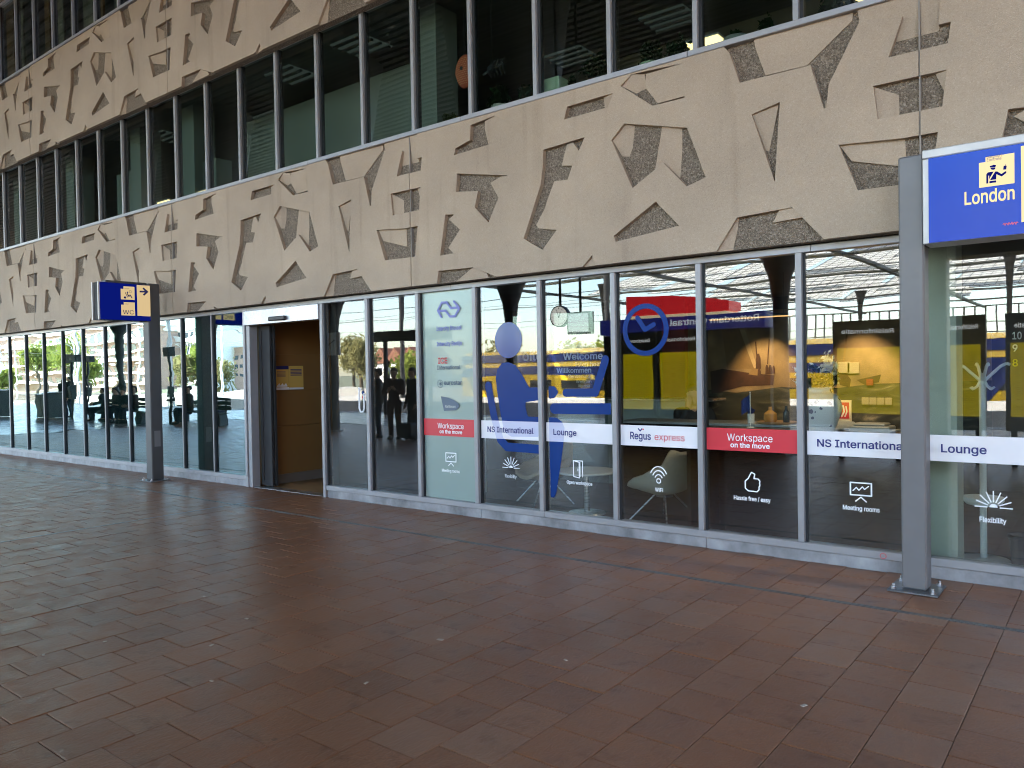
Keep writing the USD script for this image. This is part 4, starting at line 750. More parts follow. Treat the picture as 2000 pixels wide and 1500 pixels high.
# ------------------------------------------------------------------ people
def person(name, label, loc, rz, pose, coat='cloth_dark', legs='cloth_navy', group=None, hairy=True, scale=1.0):
    t = thing(name, label, 'person', loc, rz, group)
    J = {'pel': ((0, 0, .96), .135), 'wai': ((0, 0, 1.10), .125), 'che': ((0, .01, 1.32), .15), 'shl': ((-.17, 0, 1.42), .065), 'shr': ((.17, 0, 1.42), .065), 'nec': ((0, .01, 1.50), .055), 'hed': ((0, .025, 1.64), .088), 'crn': ((0, .0, 1.68), .092), 'chn': ((0, .07, 1.57), .045), 'nos': ((0, .112, 1.63), .014),
         'hil': ((-.09, 0, .92), .085), 'hir': ((.09, 0, .92), .085), 'knl': ((-.10, .02, .50), .058), 'knr': ((.10, .02, .50), .058), 'anl': ((-.10, -.02, .09), .042), 'anr': ((.10, -.02, .09), .042), 'tol': ((-.11, .14, .035), .034), 'tor': ((.11, .14, .035), .034), 'hel': ((-.10, -.05, .035), .035), 'her': ((.10, -.05, .035), .035),
         'ell': ((-.23, -.02, 1.13), .042), 'elr': ((.23, -.02, 1.13), .042), 'wrl': ((-.22, .08, .90), .03), 'wrr': ((.22, .08, .90), .03), 'hal': ((-.21, .11, .82), .034), 'har': ((.21, .11, .82), .034)}
    if pose in ('sit', 'desk'):
        dz = -.46
        for k, ((x, y, z), r) in list(J.items()):
            if k[:2] in ('pe', 'wa', 'ch', 'sh', 'ne', 'he', 'cr', 'no', 'hi') and k not in ('hel', 'her'): J[k] = ((x, y, z+dz), r)
        for s, e in ((-1, 'l'), (1, 'r')):
            J['kn'+e] = ((s*.12, .44, .50), .062); J['an'+e] = ((s*.12, .42, .09), .042); J['to'+e] = ((s*.13, .57, .035), .034); J['he'+e] = ((s*.12, .40, .035), .035)
            J['el'+e] = ((s*.24, .06, .70), .042); J['wr'+e] = ((s*.12, .28, .66), .03); J['ha'+e] = ((s*.08, .35, .66), .034)
        if pose == 'desk':
            J['elr'] = ((.2, .28, .76), .042); J['wrr'] = ((.10, .20, 1.02), .03); J['har'] = ((.075, .15, 1.10), .036); J['ell'] = ((-.24, .2, .76), .042); J['wrl'] = ((-.1, .36, .79), .03); J['hal'] = ((-.02, .40, .80), .034)
    if pose == 'phone': J['elr'] = ((.23, .06, 1.15), .042); J['wrr'] = ((.12, .27, 1.24), .03); J['har'] = ((.08, .32, 1.28), .034); J['ell'] = ((-.24, .08, 1.16), .042); J['wrl'] = ((-.08, .27, 1.20), .03); J['hal'] = ((-.03, .32, 1.25), .034)
    fing = []
    for e, s in (('l', -1), ('r', 1)):
        h = np.array(J['ha'+e][0]); w = np.array(J['wr'+e][0]); d_ = h-w; d_ /= np.linalg.norm(d_); sd = np.cross(d_, [0, 1, 0]); sd = sd/np.linalg.norm(sd) if np.linalg.norm(sd) > .1 else np.array([1., 0, 0]); up_ = np.cross(sd, d_)
        for q_, (o, ln) in enumerate(((-.024, .062), (-.008, .072), (.008, .068), (.024, .052))):
            J[f'f{e}{q_}a'] = (tuple(h+sd*o+d_*.02), .009); J[f'f{e}{q_}b'] = (tuple(h+sd*o*1.15+d_*(.02+ln*.6)), .0085); J[f'f{e}{q_}c'] = (tuple(h+sd*o*1.15+d_*(.02+ln)+up_*.018), .0075); fing += [(f'f{e}{q_}a', f'f{e}{q_}b'), (f'f{e}{q_}b', f'f{e}{q_}c')]
        J[f't{e}a'] = (tuple(h-sd*.02*s), .011); J[f't{e}b'] = (tuple(h-sd*.05*s+d_*.035), .009); fing.append((f't{e}a', f't{e}b'))
    body = [('pel', 'wai'), ('wai', 'che'), ('che', 'shl'), ('che', 'shr'), ('che', 'nec'), ('nec', 'hed'), ('hed', 'crn'), ('hed', 'chn'), ('hed', 'nos'), ('pel', 'hil'), ('pel', 'hir'), ('hil', 'knl'), ('hir', 'knr'), ('knl', 'anl'), ('knr', 'anr'), ('anl', 'tol'), ('anr', 'tor'), ('anl', 'hel'), ('anr', 'her'), ('shl', 'ell'), ('shr', 'elr'), ('ell', 'wrl'), ('elr', 'wrr'), ('wrl', 'hal'), ('wrr', 'har')]+fing
    obj('body', hullchain(J, body, 12), 'skin', t, smooth=60)
    K = {k: (p, r+.014) for k, (p, r) in J.items()}; K['wrl'] = (J['wrl'][0], .036); K['wrr'] = (J['wrr'][0], .036); K['nec'] = ((J['nec'][0][0], J['nec'][0][1]-.01, J['nec'][0][2]-.03), .062)
    obj('coat', hullchain(K, [('pel', 'wai'), ('wai', 'che'), ('che', 'shl'), ('che', 'shr'), ('shl', 'ell'), ('shr', 'elr'), ('ell', 'wrl'), ('elr', 'wrr'), ('che', 'nec'), ('pel', 'hil'), ('pel', 'hir')], 12), coat, t, smooth=60)
    obj('trousers', hullchain(K, [('hil', 'knl'), ('hir', 'knr'), ('knl', 'anl'), ('knr', 'anr')], 12), legs, t, smooth=60)
    obj('shoe', hullchain(K, [('tol', 'hel'), ('anl', 'hel')], 10), 'black', t, smooth=60); obj('shoe', hullchain(K, [('tor', 'her'), ('anr', 'her')], 10), 'black', t, smooth=60)
    c = np.array(J['crn'][0]); H_ = {'a': (tuple(c+[0, -.012, .012]), .098), 'b': (tuple(c+[0, -.045, -.05]), .07), 'c': (tuple(c+[0, .035, .045]), .06)}
    obj('hair', hullchain(H_, [('a', 'b'), ('a', 'c')], 14), 'hair', t, smooth=60)
    for sx in (-1, 1): obj('eye', tube((c[0]+sx*.032, c[1]+.083, c[2]-.03), (c[0]+sx*.032, c[1]+.092, c[2]-.03), .01, n=8), 'hair', t)
    return t
person('person', 'person in dark clothes leaning head on hand at the counter below the painting', (-1.99, 2.15, .13), -150, 'desk')

# ------------------------------------------------------------------ things on the upper window sills
def potted(label, px, py, pot, hpot, rpot, leafm, rad, n, seed, y=.17, sq=(1, 1, 1), up=.9):
    p = aty(px, py, y); z = 4.463; rad *= .62
    obj_ = thing('potted_plant', label, 'potted plant', (p[0], y, z), group=None)
    obj('pot', lathe([(0, 0), (rpot*.78, 0), (rpot, hpot*.96), (rpot*1.04, hpot*.97), (rpot*1.04, hpot), (rpot*.9, hpot), (rpot*.85, hpot*.85), (0, hpot*.85)], 24), pot, obj_, smooth=40)
    obj('foliage', leafcloud(n, rad, (0, 0, hpot+rad*up), rad*.34, sq, seed=seed, clumps=14), leafm, obj_)
    obj('stem', MB().tube((0, 0, hpot*.8), (0, 0, hpot+rad*.8), .008).tube((0, 0, hpot*.9), (rad*.4, 0, hpot+rad*.9), .005), 'bark', obj_)
obj('window_shelf', box((-24, .02, 4.40), (4, .42, 4.462)), 'office_wall_tan', B)
potted('small olive-leaved plant at the foot of the orange mask window', 880, 235, 'pot_grey', .08, .07, 'plant_leaf_olive', .14, 420, 21, .2)
potted('bushy plant in a white pot on the sill right of the orange mask', 975, 212, 'pot_white', .16, .085, 'plant_leaf', .17, 420, 22)
potted('dark spreading plant beside the bushy plant in the white pot', 1033, 192, 'pot_grey', .10, .08, 'plant_leaf', .17, 420, 23)
potted('tiny grass plant in a slim white pot', 1118, 178, 'pot_white', .13, .065, 'plant_leaf', .09, 200, 24, sq=(.7, .7, 1.3))
potted('leafy plant in a red pot', 1165, 158, 'pot_red', .13, .09, 'plant_leaf', .2, 480, 25)
potted('compact plant in a pale green pot', 1270, 125, 'pot_green', .14, .10, 'plant_leaf', .17, 480, 26)
potted('trailing dark plant in front of the lit warm lamp', 1325, 106, 'pot_red', .10, .08, 'plant_leaf', .17, 400, 27)
potted('low succulent in a wide grey-green pot', 1438, 80, 'pot_grey', .15, .11, 'plant_leaf', .08, 160, 28, sq=(1.2, 1.2, .5))
potted('plant growing in a painted white mug', 1497, 66, 'porcelain', .13, .075, 'plant_leaf', .11, 260, 29)
potted('dark large-leaved plant beside the brightest lamp', 1640, 20, 'pot_grey', .10, .1, 'plant_leaf', .22, 360, 30)
p = aty(1085, 180, .18); obj('storage_box', cbox((p[0]-.1, .1, 4.4625), (p[0]+.1, .28, 4.73), .006), 'pot_green', label='pale green square planter box on the sill without a plant', cat='box')
def warm_lamp(label, px, py, y, w, hgt=.05):
    p = aty(px, py, y); t = thing('desk_lamp', label, 'lamp', (p[0], y, 3.7)); z = p[2]-3.7
    obj('lamp_head', MB().box((-w, -.09, z), (w, .09, z+hgt)), 'lamp_warm', t); obj('hood', box((-w-.01, -.1, z+hgt+.001), (w+.01, .1, z+hgt+.02)), 'frame', t); obj('stand', MB().tube((0, .05, 0), (0, .05, z-.001), .015).tube((0, .05, 0), (0, .05, .02), .14, n=18), 'frame', t)
warm_lamp('lit warm lamp behind the trailing plant on the upper sill', 1372, 97, .75, .20, .07); warm_lamp('brightest lit warm lamp at the top edge of the picture', 1705, 8, .75, .22, .09)
warm_lamp('lit warm lamp low in the far left part of the upper windows', 327, 400, .7, .2, .05); warm_lamp('lit warm lamp right of the far left one, low in the upper windows', 412, 378, .7, .24, .05)
p = aty(908, 140, .5); t = thing('orange_mask', 'orange dotted mask-like decoration with a black beak hanging in the window', 'decoration', (p[0], .5, p[2]))
mk = trimesh.creation.icosphere(3, 1.0); v = np.array(mk.vertices); v = v*np.array([.15, .05, .205]); v[:, 0] *= 1-.25*(v[:, 2] < 0)*(-v[:, 2]/.205); mk.vertices = v; obj('face', mk, 'orange', t, smooth=True)
dd_ = MB()
for i in range(-5, 6):
    for j in range(-7, 8):
        x, z = i*.024+(j % 2)*.012, j*.025
        if (x/.13)**2+(z/.185)**2 < .85: dd_.add(tube((x, -.05*math.sqrt(max(0, 1-(x/.15)**2-(z/.205)**2))-.004, z), (x, -.05*math.sqrt(max(0, 1-(x/.15)**2-(z/.205)**2))+.004, z), .0065, n=6))
obj('dots', dd_, 'orange_dot', t, kind='stuff'); obj('eye', MB().tube((-.01, -.06, .03), (-.01, -.04, .03), .022, n=12), 'black', t); obj('cord', tube((0, 0, .2), (0, 0, .75), .004, n=6), 'black', t)
t = thing('fish_skeleton', 'black fish-bone ornament hanging right of the orange mask', 'decoration', (p[0]+.42, .5, p[2]-.08))
fb = MB().tube((-.12, 0, -.03), (.18, 0, .03), .016)
for k in range(5): x = -.05+k*.05; fb.tube((x, 0, -.03+.02*k), (x+.05, 0, .09), .007, n=6).tube((x, 0, -.03+.02*k), (x+.05, 0, -.10), .007, n=6)
obj('bones', fb, 'black', t); obj('head', trimesh.creation.icosphere(2, .055), 'black', t); obj('cord', tube((0, 0, .05), (0, 0, .9), .003, n=6), 'black', t)
# poster in the corridor
t = thing('corridor_poster', 'yellow notice of two sheets pinned to the panelled wall inside the door', 'poster')
c0 = atx(537, 715, -7.95)[[1, 2]]; c1 = atx(593, 760, -7.95)[[1, 2]]; ya, yb, z0, z1 = c0[0], c1[0], c1[1], c0[1]
ym = ya+(yb-ya)*.48; pa = obj('sheet', box((-7.954, ya, z0), (-7.951, ym-.002, z1)), 'paper_yellow', t); pb = obj('sheet', box((-7.954, ym+.002, z0), (-7.951, yb, z1)), 'paper_yellow', t)
obj('header_bar', box((-7.9508, ya, z1-.05), (-7.9495, ym-.002, z1)), 'sign_ink', pa); obj('footer', box((-7.9508, ya, z0), (-7.9495, ym-.002, z0+.04)), 'decal_white', pa); obj('footer', box((-7.9508, ym+.002, z0), (-7.9495, yb, z0+.03)), 'decal_white', pb)
for k in range(5): obj('printed_line', box((-7.9508, ya+.03, z1-.09-k*.018), (-7.9498, ym-.06, z1-.084-k*.018)), 'sign_ink', pa); obj('printed_line', box((-7.9508, ym+.03, z1-.06-k*.022), (-7.9498, yb-.03, z1-.048-k*.022)), 'sign_ink', pb)
sk = [(ya+.03+k*.02, z0+.06+.018*(k % 3)) for k in range(10)]; obj('skyline_print', facex(sg.Polygon([(ya+.03, z0+.05)]+sk+[(ya+.21, z0+.05)]).buffer(.004), -7.9505), 'decal_white', pa)
for y_ in (1.2, 2.8): 
    k = thing('downlight', 'warm recessed ceiling lamp in the entrance corridor, '+('nearer the door' if y_ < 2 else 'farther in'), 'lamp', (-7.15, y_, 0)); obj('ring', lathe([(.07, 2.665), (.1, 2.665), (.1, 2.689), (.07, 2.689)], 18), 'white_paint', k); lamp_light(k+'/bulb', (0, 0, 2.62), .06, .55, (1, .58, .24))

# ------------------------------------------------------------------ what the glazing mirrors: canopy, columns, platform life, trains, town
cn = thing('platform_canopy', 'dark ribbed canopy high above the platform', 'canopy')
CX0, CX1, CY0, CY1, CZ = -62, 44, -16.0, -.7, 10.6
obj('deck', box((CX0, CY0, CZ), (CX1, CY1, CZ+.5)), 'canopy', cn)
rb = MB(); y = CY0+.2
while y < CY1: rb.box((CX0, y, CZ-.07), (CX1, y+.09, CZ-.001)); y += .30
obj('ribs', rb, 'canopy_rib', cn, kind='stuff')
def column(x, y, h, early=False):
    t = thing('canopy_column', 'dark steel column flaring into the canopy, mirrored in the glazing', 'column', (x, y, 0), group='flared columns of the platform canopy')
    prof = [(0, 0), (.17, 0), (.15, .3), (.135, 2.8), (.19, 3.25), (.33, 3.65), (.55, 4.1), (.8, 5.0), (1.1, 7.0), (1.5, .96*h), (1.6, h), (0, h)] if early else [(0, 0), (.2, 0), (.17, .3), (.15, 5.0), (.18, 6.5), (.26, .85*h), (.45, .95*h), (.6, h), (0, h)]
    obj('shaft', lathe(prof, 18), 'column_dark', t, smooth=40); obj('foot', lathe([(.0, 0), (.26, 0), (.26, .05), (0, .05)], 18), 'steel_dark', t); return t
c0_ = column(-2.95, -8.0, CZ-.08, True)
for x in (-16.0, -22.5, -29, 3.6): dup(c0_, (x, -8.0, 0))
column(-9.4, -8.0, CZ-.08, True)
# translucent station roof over the tracks
rf = thing('station_roof', 'white translucent glazed roof with dark bars over the tracks', 'roof')
RL, RR, RP = 12.6, 3.5, 14.0
for k in range(7):
    y1 = -27-k*RP
    for s_ in range(11):
        xa, xb = -46+s_*8, -38+s_*8
        zo = 10.0+(0, .9, .35)[(s_+k) % 3]+.08*k
        q = np.array([(xa, y1, zo), (xb-.05, y1, zo), (xb-.05, y1-RL, zo+RR), (xa, y1-RL, zo+RR)]); obj('roof_sheet', (q, np.array([(0, 1, 2), (0, 2, 3)])), 'roof_glass', rf)
        br = MB(); x = xa
        while x <= xb-.3: br.bar((x, y1, zo), (x, y1-RL, zo+RR), .065, .06); x += 1.14
        for j in range(10): yy = y1-RL*j/9; zz = zo+RR*j/9; br.bar((xa, yy, zz), (xb, yy, zz), .055, .06)
        obj('glazing_bars', br, 'solar_bar', rf, kind='stuff')
    obj('roof_gutter', box((-46, y1-RP+.05, 9.9), (44, y1-RL-.05, 10.0)), 'beam_grey', rf)
for x in (-46, -30, -14, 2, 18): obj('roof_girder', box((x-.2, -125, 9.7), (x+.2, -28, 9.95)), 'column_dark', rf)
for x in (-36, -20, -4, 12):
    for y in (-30, -56, -82): column(x, y, 9.6)
gb = thing('gable_screen', 'tall lattice window screen closing the far end of the station roof', 'window screen'); gm = MB()
for k in range(60): gm.box((-46+k*1.4, -124, 0), (-45.8+k*1.4, -123.8, 10))
for z in (1.5, 3, 4.5, 6, 7.5): gm.box((-46, -124, z), (38, -123.85, z+.15))
obj('lattice', gm, 'beam_grey', gb)
# information boards just behind the photographer
def info_board(x0, x1, label):
    y = -7.7; t = thing('timetable_board', label, 'notice board', group=None); obj('cabinet', cbox((x0-.07, y-.14, .55), (x1+.07, y, 2.42), .01), 'kiosk_black', t); obj('leg', box((x0, y-.1, 0), (x0+.08, y-.03, .549)), 'kiosk_black', t); obj('leg', box((x1-.08, y-.1, 0), (x1, y-.03, .549)), 'kiosk_black', t)
    p = obj('timetable', box((x0, y+.001, .81), (x1, y+.006, 1.95)), 'timetable', t)
    ln = [sg.box(x0+.05+i*(x1-x0-.1)/4, .9+j*.033, x0+.05+i*(x1-x0-.1)/4+(x1-x0-.1)/4*RNG.uniform(.5, .85), .906+j*.033) for i in range(4) for j in range(28) if RNG.random() < .8]
    m = extr(union(*ln), .001); v = np.array(m.vertices); m.vertices = np.stack([v[:, 0], y+.0068-v[:, 2]*.3, v[:, 1]], 1); obj('print', m, 'timetable_ink', p)
    xm = (x0+x1)/2; w = min(.42, (x1-x0)*.42); obj('lettering', text('Reisinformatie', xm-w, xm+w, 2.19, y+.001, .075, True, face=1), 'glowing_letters', t)
for (x0, x1), l in zip(((-6.17, -5.48), (-5.31, -4.47), (-1.86, -.85), (-.18, .33), (.74, 1.4)), ('leftmost yellow timetable board mirrored in the clock pane', 'yellow timetable board mirrored right of the clock symbol', 'yellow timetable board mirrored over the wall switches', 'yellow timetable board mirrored behind the coat stand', 'yellow timetable board mirrored at the right picture edge')): info_board(x0, x1, l)
t = thing('platform_kiosk', 'black platform kiosk with dark blue station name band and red sign, seen mirrored', 'kiosk')
obj('wall', MB().box((-6.8, -8.9, 0), (-3.15, -7.95, 2.38)), 'kiosk_black', t); nb = obj('name_band', cbox((-6.75, -8.6, 2.39), (-3.15, -7.72, 2.69), .01), 'kiosk_blue', t); obj('lettering', text('Rotterdam Centraal', -5.1, -3.25, 2.5, -7.718, .13, True, face=1), 'glowing_letters', nb)
obj('cream_strip', cbox((-6.1, -8.4, 2.692), (-3.9, -7.71, 2.75), .01), 'kiosk_cream', t)
m = extr(sg.Polygon([(-6.1, 2.752), (-3.85, 2.752), (-3.85, 2.93), (-4.5, 3.05), (-5.2, 3.12), (-6.1, 3.16)]), .6); v = np.array(m.vertices); m.vertices = np.stack([v[:, 0], -7.72-v[:, 2], v[:, 1]], 1); obj('red_sign', m, 'kiosk_red_glow', t)
t = thing('departure_display', 'white hanging departure display mirrored beside the station clock', 'display', (-7.25, -7.7, 2.68)); obj('case', cbox((-.30, -.12, -.24), (.30, .06, .24), .01), 'black', t); obj('screen', box((-.26, .061, -.20), (.26, .066, .20)), 'screen', t); obj('hanger', tube((0, -.03, .24), (0, -.03, 7.8), .03), 'black', t)
t = thing('station_clock', 'round white station clock hanging from the canopy, mirrored', 'clock', (-7.78, -7.7, 2.85)); obj('case', tube((0, -.08, 0), (0, .03, 0), .24, n=32), 'black', t); f_ = obj('dial', tube((0, .031, 0), (0, .036, 0), .215, n=32), 'clock_face', t)
hd_ = MB().bar((0, .04, -.03), (.05, .04, .11), .016, .004).bar((0, .042, -.03), (-.06, .042, .15), .012, .004)
for k in range(12): a = k*math.pi/6; hd_.bar((.165*math.sin(a), .0395, .165*math.cos(a)), (.2*math.sin(a), .0395, .2*math.cos(a)), .013, .004)
obj('hands', hd_, 'black', f_); obj('hanger', tube((0, -.03, .24), (0, -.03, 7.7), .03), 'black', t)
# benches, bins, posts, people
def bench(x, y, L, label):
    t = thing('platform_bench', label, 'bench', (x, y, 0)); 
    for k in range(3): obj('slat', cbox((-L/2, -.16+k*.14, .42), (L/2, -.04+k*.14, .455), .006), 'bench_wood', t)
    for k in range(3): obj('slat', cbox((-L/2, -.23, .54+k*.12), (L/2, -.20, .645+k*.12), .006), 'bench_wood', t)
    for sx in (-.4, .4): obj('leg', MB().bar((sx*L-.12, 0, .42), (sx*L-.22, 0, .0), .07, .3).bar((sx*L+.12, 0, .42), (sx*L+.22, 0, 0), .07, .3).bar((sx*L, -.2, .4), (sx*L, -.24, .88), .05), 'bench_iron', t)
bench(-27.3, -7.3, 3.4, 'dark slatted bench with several people, mirrored in the left panes'); bench(-22.9, -7.8, 3.0, 'dark slatted bench mirrored in the panes left of the door')
for k, (x, y, rz, co, l) in enumerate(((-28.75, -7.2, 40, 'cloth_dark', 'person with a phone sitting on the left end of the mirrored bench'), (-27.9, -7.3, 10, 'cloth_grey', 'person in grey sitting second on the mirrored bench'), (-27.4, -7.3, -20, 'cloth_dark', 'person in dark coat sitting third on the mirrored bench'), (-26.5, -7.3, 0, 'cloth_brown', 'person in brown sitting at the right end of the mirrored bench'), (-22.4, -7.8, 180, 'cloth_dark', 'person seen from behind on the bench mirrored left of the door'), (-23.6, -7.8, 20, 'cloth_brown', 'person in brown coat on the bench mirrored left of the door'))): person('person', l, (x, y, .0), rz, 'sit', co)
person('person', 'standing person in dark coat mirrored beside the door handle pane', (-12.95, -6.95, 0), 40, 'stand', 'cloth_dark'); person('person', 'standing person holding a phone mirrored right of the first', (-12.2, -6.8, 0), -30, 'phone', 'cloth_brown', 'cloth_brown'); person('person', 'standing person mirrored close behind the phone holder', (-11.9, -7.15, 0), 10, 'stand', 'cloth_dark', 'cloth_grey')
person('person', 'person standing behind the mirrored waste containers', (-32.9, -7.7, 0), 20, 'stand', 'cloth_dark'); person('person', 'person with a cap behind the mirrored waste containers', (-33.5, -7.7, 0), -20, 'stand', 'cloth_dark')
t = thing('travel_bag', 'black wheeled travel bag standing beside the mirrored people', 'bag', (-11.7, -6.75, 0)); obj('body', cbox((-.22, -.14, .06), (.22, .14, .42), .04), 'black', t); obj('handle', MB().tube((-.1, -.1, .42), (-.1, -.1, .55), .01).tube((.1, -.1, .42), (.1, -.1, .55), .01).tube((-.1, -.1, .55), (.1, -.1, .55), .012), 'black', t); obj('wheel', tube((-.18, -.1, .035), (-.14, -.1, .035), .034), 'rubber', t); obj('wheel', tube((.14, -.1, .035), (.18, -.1, .035), .034), 'rubber', t)
def bin_(x, y, w, h, label):
    t = thing('waste_container', label, 'bin', (x, y, 0)); obj('body', cbox((-w/2, -.3, .03), (w/2, .3, h), .02), 'bin_green', t); obj('lid', cbox((-w/2-.02, -.32, h+.001), (w/2+.02, .32, h+.04), .01), 'steel', t); obj('opening', box((-.12, .301, h-.3), (.12, .306, h-.15)), 'black', t)
bin_(-33.5, -7.0, .62, 1.04, 'left dark green waste container mirrored in the left panes'); bin_(-32.85, -7.0, .62, 1.04, 'right dark green waste container mirrored in the left panes'); bin_(-38.6, -7.1, .7, 1.2, 'tall dark container mirrored at the far left pane')
def pole_sign(x, y, h, w, label, two=False):
    t = thing('pole_sign', label, 'sign', (x, y, 0)); obj('pole', tube((0, 0, 0), (0, 0, h), .045), 'column_dark', t); obj('box', cbox((-w/2, -.12, h-.1), (w/2, .12, h+.22), .01), 'kiosk_black', t); obj('box', cbox((-.1, -.1, .85), (.1, .1, 1.35), .01), 'bin_green', t)
pole_sign(-30.95, -7.0, 2.4, 1.1, 'dark platform sign on a thin pole mirrored in the left panes'); pole_sign(-33.0, -8.5, 2.45, .9, 'second dark platform sign on a pole mirrored farther left'); pole_sign(-24.3, -7.5, 2.5, .35, 'narrow pole with a small box sign mirrored beside the steel post')
t = thing('platform_sign', 'dark platform sign with white lettering mirrored in the pane right of the door', 'sign', (-20.2, -15, 0)); obj('post', MB().tube((-1.2, 0, 0), (-1.2, 0, 2.9), .09).tube((1.3, 0, 0), (1.3, 0, 2.9), .09), 'column_dark', t); obj('panel', cbox((-1.8, -.1, 2.9), (2.4, .1, 3.35), .01), 'kiosk_black', t)
t = thing('white_notice', 'white square notice with a drawing on a column, mirrored beside the door', 'sign', (-15.7, -7.7, 0)); obj('panel', cbox((-.4, .0, 2.2), (.4, .05, 2.85), .01), 'render_white', t); obj('drawing', MB().bar((-.2, .055, 2.35), (.0, .055, 2.5), .02).bar((0, .055, 2.5), (.22, .055, 2.6), .02), 'black', t)
t = thing('concrete_shelter', 'grey and brown cabinet standing behind the mirrored bench', 'cabinet', (-27.5, -15, 0)); obj('body', cbox((-1.2, -.6, 0), (1.2, .6, 2.4), .02), 'kerb', t); obj('door', cbox((.1, .601, .1), (.9, .62, 2.2), .01), 'mast', t)
# trains
def train(name, label, x0, n, y, z, flip=False):
    t = thing(name, label, 'train'); L = 25.0
    for k in range(n):
        a = x0+k*L; b = a+L-.5
        pr = sg.Polygon([(-1.4, .25), (1.4, .25), (1.4, 3.0), (1.15, 4.0), (.6, 4.25), (-.6, 4.25), (-1.15, 4.0), (-1.4, 3.0)])
        m = extr(pr, b-a); v = np.array(m.vertices); m.vertices = np.stack([a+v[:, 2], y-v[:, 0], z+v[:, 1]], 1); body = obj('carriage', m, 'train_yellow', t)
        obj('blue_band', box((a+.02, y+1.401, z+2.25), (b-.02, y+1.412, z+2.95)), 'train_blue', body); [obj('window', box((a+1.2+j*2.9, y+1.401, z+1.2), (a+3.2+j*2.9, y+1.415, z+1.85)), 'train_dark', body) for j in range(8)]
        obj('roof_band', box((a+.02, y+1.16, z+3.35), (b-.02, y+1.42, z+3.95)), 'train_blue', body)
        for j in range(3):
            xx = a+3+j*8; m = extr(sg.Polygon([(xx, .4), (xx+1.2, .4), (xx+3.0, 2.54), (xx+1.6, 2.54)]), .012); v = np.array(m.vertices); m.vertices = np.stack([v[:, 0], y+1.43-v[:, 2], z+v[:, 1]], 1); obj('diagonal_stripe', m, 'train_blue' if j % 2 else 'train_yellow', body)
        for xx in (a+3.5, a+6, b-6, b-3.5): obj('wheel', tube((xx, y-.8, z+.42), (xx, y+.8, z+.42), .42, n=16), 'train_dark', body)
        obj('underframe', box((a+.5, y-1.2, z+.3), (b-.5, y+1.3, z+.6)), 'train_grey', body)
train('intercity_train', 'yellow and blue train standing across the tracks, mirrored in the lounge panes', -41, 4, -43, -1.0)
# overhead line: masts and wires
def mast(x, y, h, arm):
    t = thing('catenary_mast', 'white lattice mast of the overhead line beyond the platform', 'mast', (x, y, -1.1), group='white masts of the overhead line')
    m = MB()
    for sx in (-.16, .16): m.bar((sx, 0, 0), (sx*.7, 0, h), .09)
    for k in range(int(h/.8)): s = 1 if k % 2 else -1; m.bar((-.15*s, 0, k*.8), (.15*s, 0, k*.8+.8), .04)
    obj('shaft', m, 'mast', t); obj('arm', MB().bar((0, 0, h-.7), (0, arm, h-.7), .08).bar((0, 0, h-1.7), (0, arm*.9, h-.75), .05), 'mast', t); return t
m0 = mast(-48, -20.3, 8.6, 2.2)
for x, y in ((-62, -20.3), (-78, -20.3), (-95, -20.3), (-112, -20.3), (-58, -40), (-74, -40), (-92, -40), (-110, -40), (-130, -40), (-36, -20.3), (-120, -62), (-150, -62), (-97, -62)): dup(m0, (x, y, -1.1))
for i, (y, z) in enumerate(((-18.2, 4.6), (-18.2, 6.0), (-22.4, 4.6), (-22.4, 6.0), (-37.5, 5.2), (-37.5, 6.6), (-43, 5.2), (-43, 6.8), (-25, 7.2))):
    t = thing('overhead_wire', 'black overhead line wire strung along the tracks, mirrored', 'wire', group='overhead line wires'); m = MB()
    for k in range(12): xa, xb = -200+k*20, -180+k*20; zm = z-(.35 if i % 2 else 0); m.tube((xa, y, z), ((xa+xb)/2, y, zm), .014, n=5).tube(((xa+xb)/2, y, zm), (xb, y, z), .014, n=5)
    obj('cable', m, 'wire', t)
# trees
def tree(label, x, y, h, rad, mt, seed, n=1500):
    t = thing('tree', label, 'tree', (x, y, -1.35)); r_ = random.Random(seed); tr = MB().tube((0, 0, 0), (0, 0, h*.55), .28, .16, 8)
    for k in range(6): a = k*1.05+r_.random(); tr.tube((0, 0, h*(.3+.04*k)), (rad*.6*math.cos(a), rad*.6*math.sin(a), h*(.55+.05*k)), .11, .03, 6)
    obj('trunk', tr, 'bark', t); obj('crown', leafcloud(n, rad, (0, 0, h-rad*1.05), .34, (1, 1, 1.1), seed=seed, clumps=26), mt, t)
for k, (px, py, y, w, olive) in enumerate(((9, 715, -50, 3.0, 0), (72, 668, -52, 3.4, 0), (92, 676, -56, 3.4, 0), (136, 663, -50, 3.6, 0), (176, 698, -54, 3.0, 0), (383, 676, -60, 3.6, 0), (360, 690, -58, 3.0, 1), (430, 700, -62, 3.0, 1), (690, 655, -66, 3.4, 1), (705, 668, -60, 2.8, 1), (795, 692, -66, 3.4, 0), (815, 690, -64, 3.0, 0), (980, 672, -70, 3.4, 1), (1120, 672, -72, 3.8, 1), (1180, 668, -72, 3.4, 0))):
    p = mir(px, py, y); w *= .72
    tree(('olive-brown spring' if olive else 'bright yellow-green')+' tree beyond the tracks, number %s from the left in the mirror image' % ('one two three four five six seven eight nine ten eleven twelve thirteen fourteen fifteen'.split()[k]), p[0], y, max(5., p[2]+1.35), w, 'tree_leaf_olive' if olive else 'tree_leaf', 50+k)
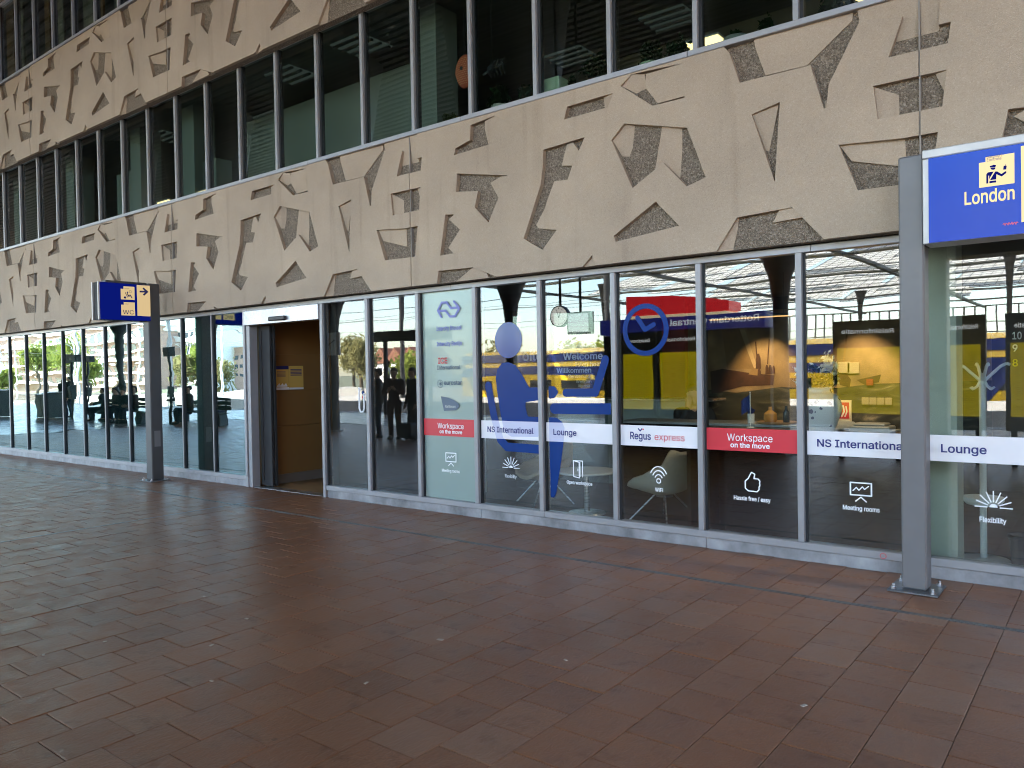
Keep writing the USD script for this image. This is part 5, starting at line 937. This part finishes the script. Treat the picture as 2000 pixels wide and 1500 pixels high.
# town
def block(name, label, x0, x1, y, h, wall, floors, cols, bal=True):
    t = thing(name, label, 'building'); obj('wall', box((x0, y-12, -1.35), (x1, y, h)), wall, t); obj('roof', box((x0-.4, y-12.4, h+.001), (x1+.4, y+.6, h+.5)), 'balcony', t); fh = (h-.6)/floors; cw = (x1-x0)/cols
    for f in range(floors):
        z = .3+f*fh
        if bal: obj('balcony', MB().box((x0, y+.001, z-.1), (x1, y+1.2, z+.12)).box((x0, y+1.1, z+.12), (x1, y+1.2, z+.75)), 'balcony', t)
        for c in range(cols): obj('window', box((x0+c*cw+cw*.18, y+.001, z+.9), (x0+c*cw+cw*.8, y+.04, z+fh-.55)), 'far_glass', t)
MX = lambda px, y: mir(px, 700, y)[0]
block('apartment_block', 'long brick apartment block with white balcony bands mirrored in the left panes', -262, MX(300, -78), -78, 12.6, 'brick_far', 5, 26)
block('apartment_block', 'white apartment block mirrored between the steel post and the door', MX(318, -84), MX(408, -84), -84, 12.3, 'render_white', 4, 8)
block('town_house', 'low dark-roofed brick building beside the white apartment block', MX(425, -90), MX(480, -90), -90, 7.0, 'brick_far', 3, 5, False)
for k, px_ in enumerate((742, 770, 800)):
    x = MX(px_, -90)
    t = thing('town_house', 'pale gabled town house mirrored above the platform sign, '+('left', 'middle', 'right')[k]+' of three', 'building'); obj('wall', box((x-2.6, -98, -1.35), (x+2.6, -90, 3.6)), 'render_white', t)
    m = extr(sg.Polygon([(x-2.9, 3.6), (x+2.9, 3.6), (x, 6.2)]), 8.4); v = np.array(m.vertices); m.vertices = np.stack([v[:, 0], -89.8-v[:, 2], v[:, 1]], 1); obj('roof', m, 'roof_tile', t)
    for j in range(3): obj('window', box((x-2.2+j*1.6, -89.999, 1.2), (x-1.2+j*1.6, -89.96, 2.8)), 'far_glass', t)

cb = thing('added_light_block', 'large unseen block added far to the right to darken that side', 'building'); obj('wall', box((46, -70, -1.3), (62, 9, 14)), 'brick_far', cb); obj('roof', box((45.5, -70.5, 14.001), (62.5, 9.5, 14.6)), 'balcony', cb)  # unseen block added to cut the light from the right
for k in range(12): obj('window', box((45.95, -66+k*6, 1), (45.999, -62+k*6, 8)), 'far_glass', cb)
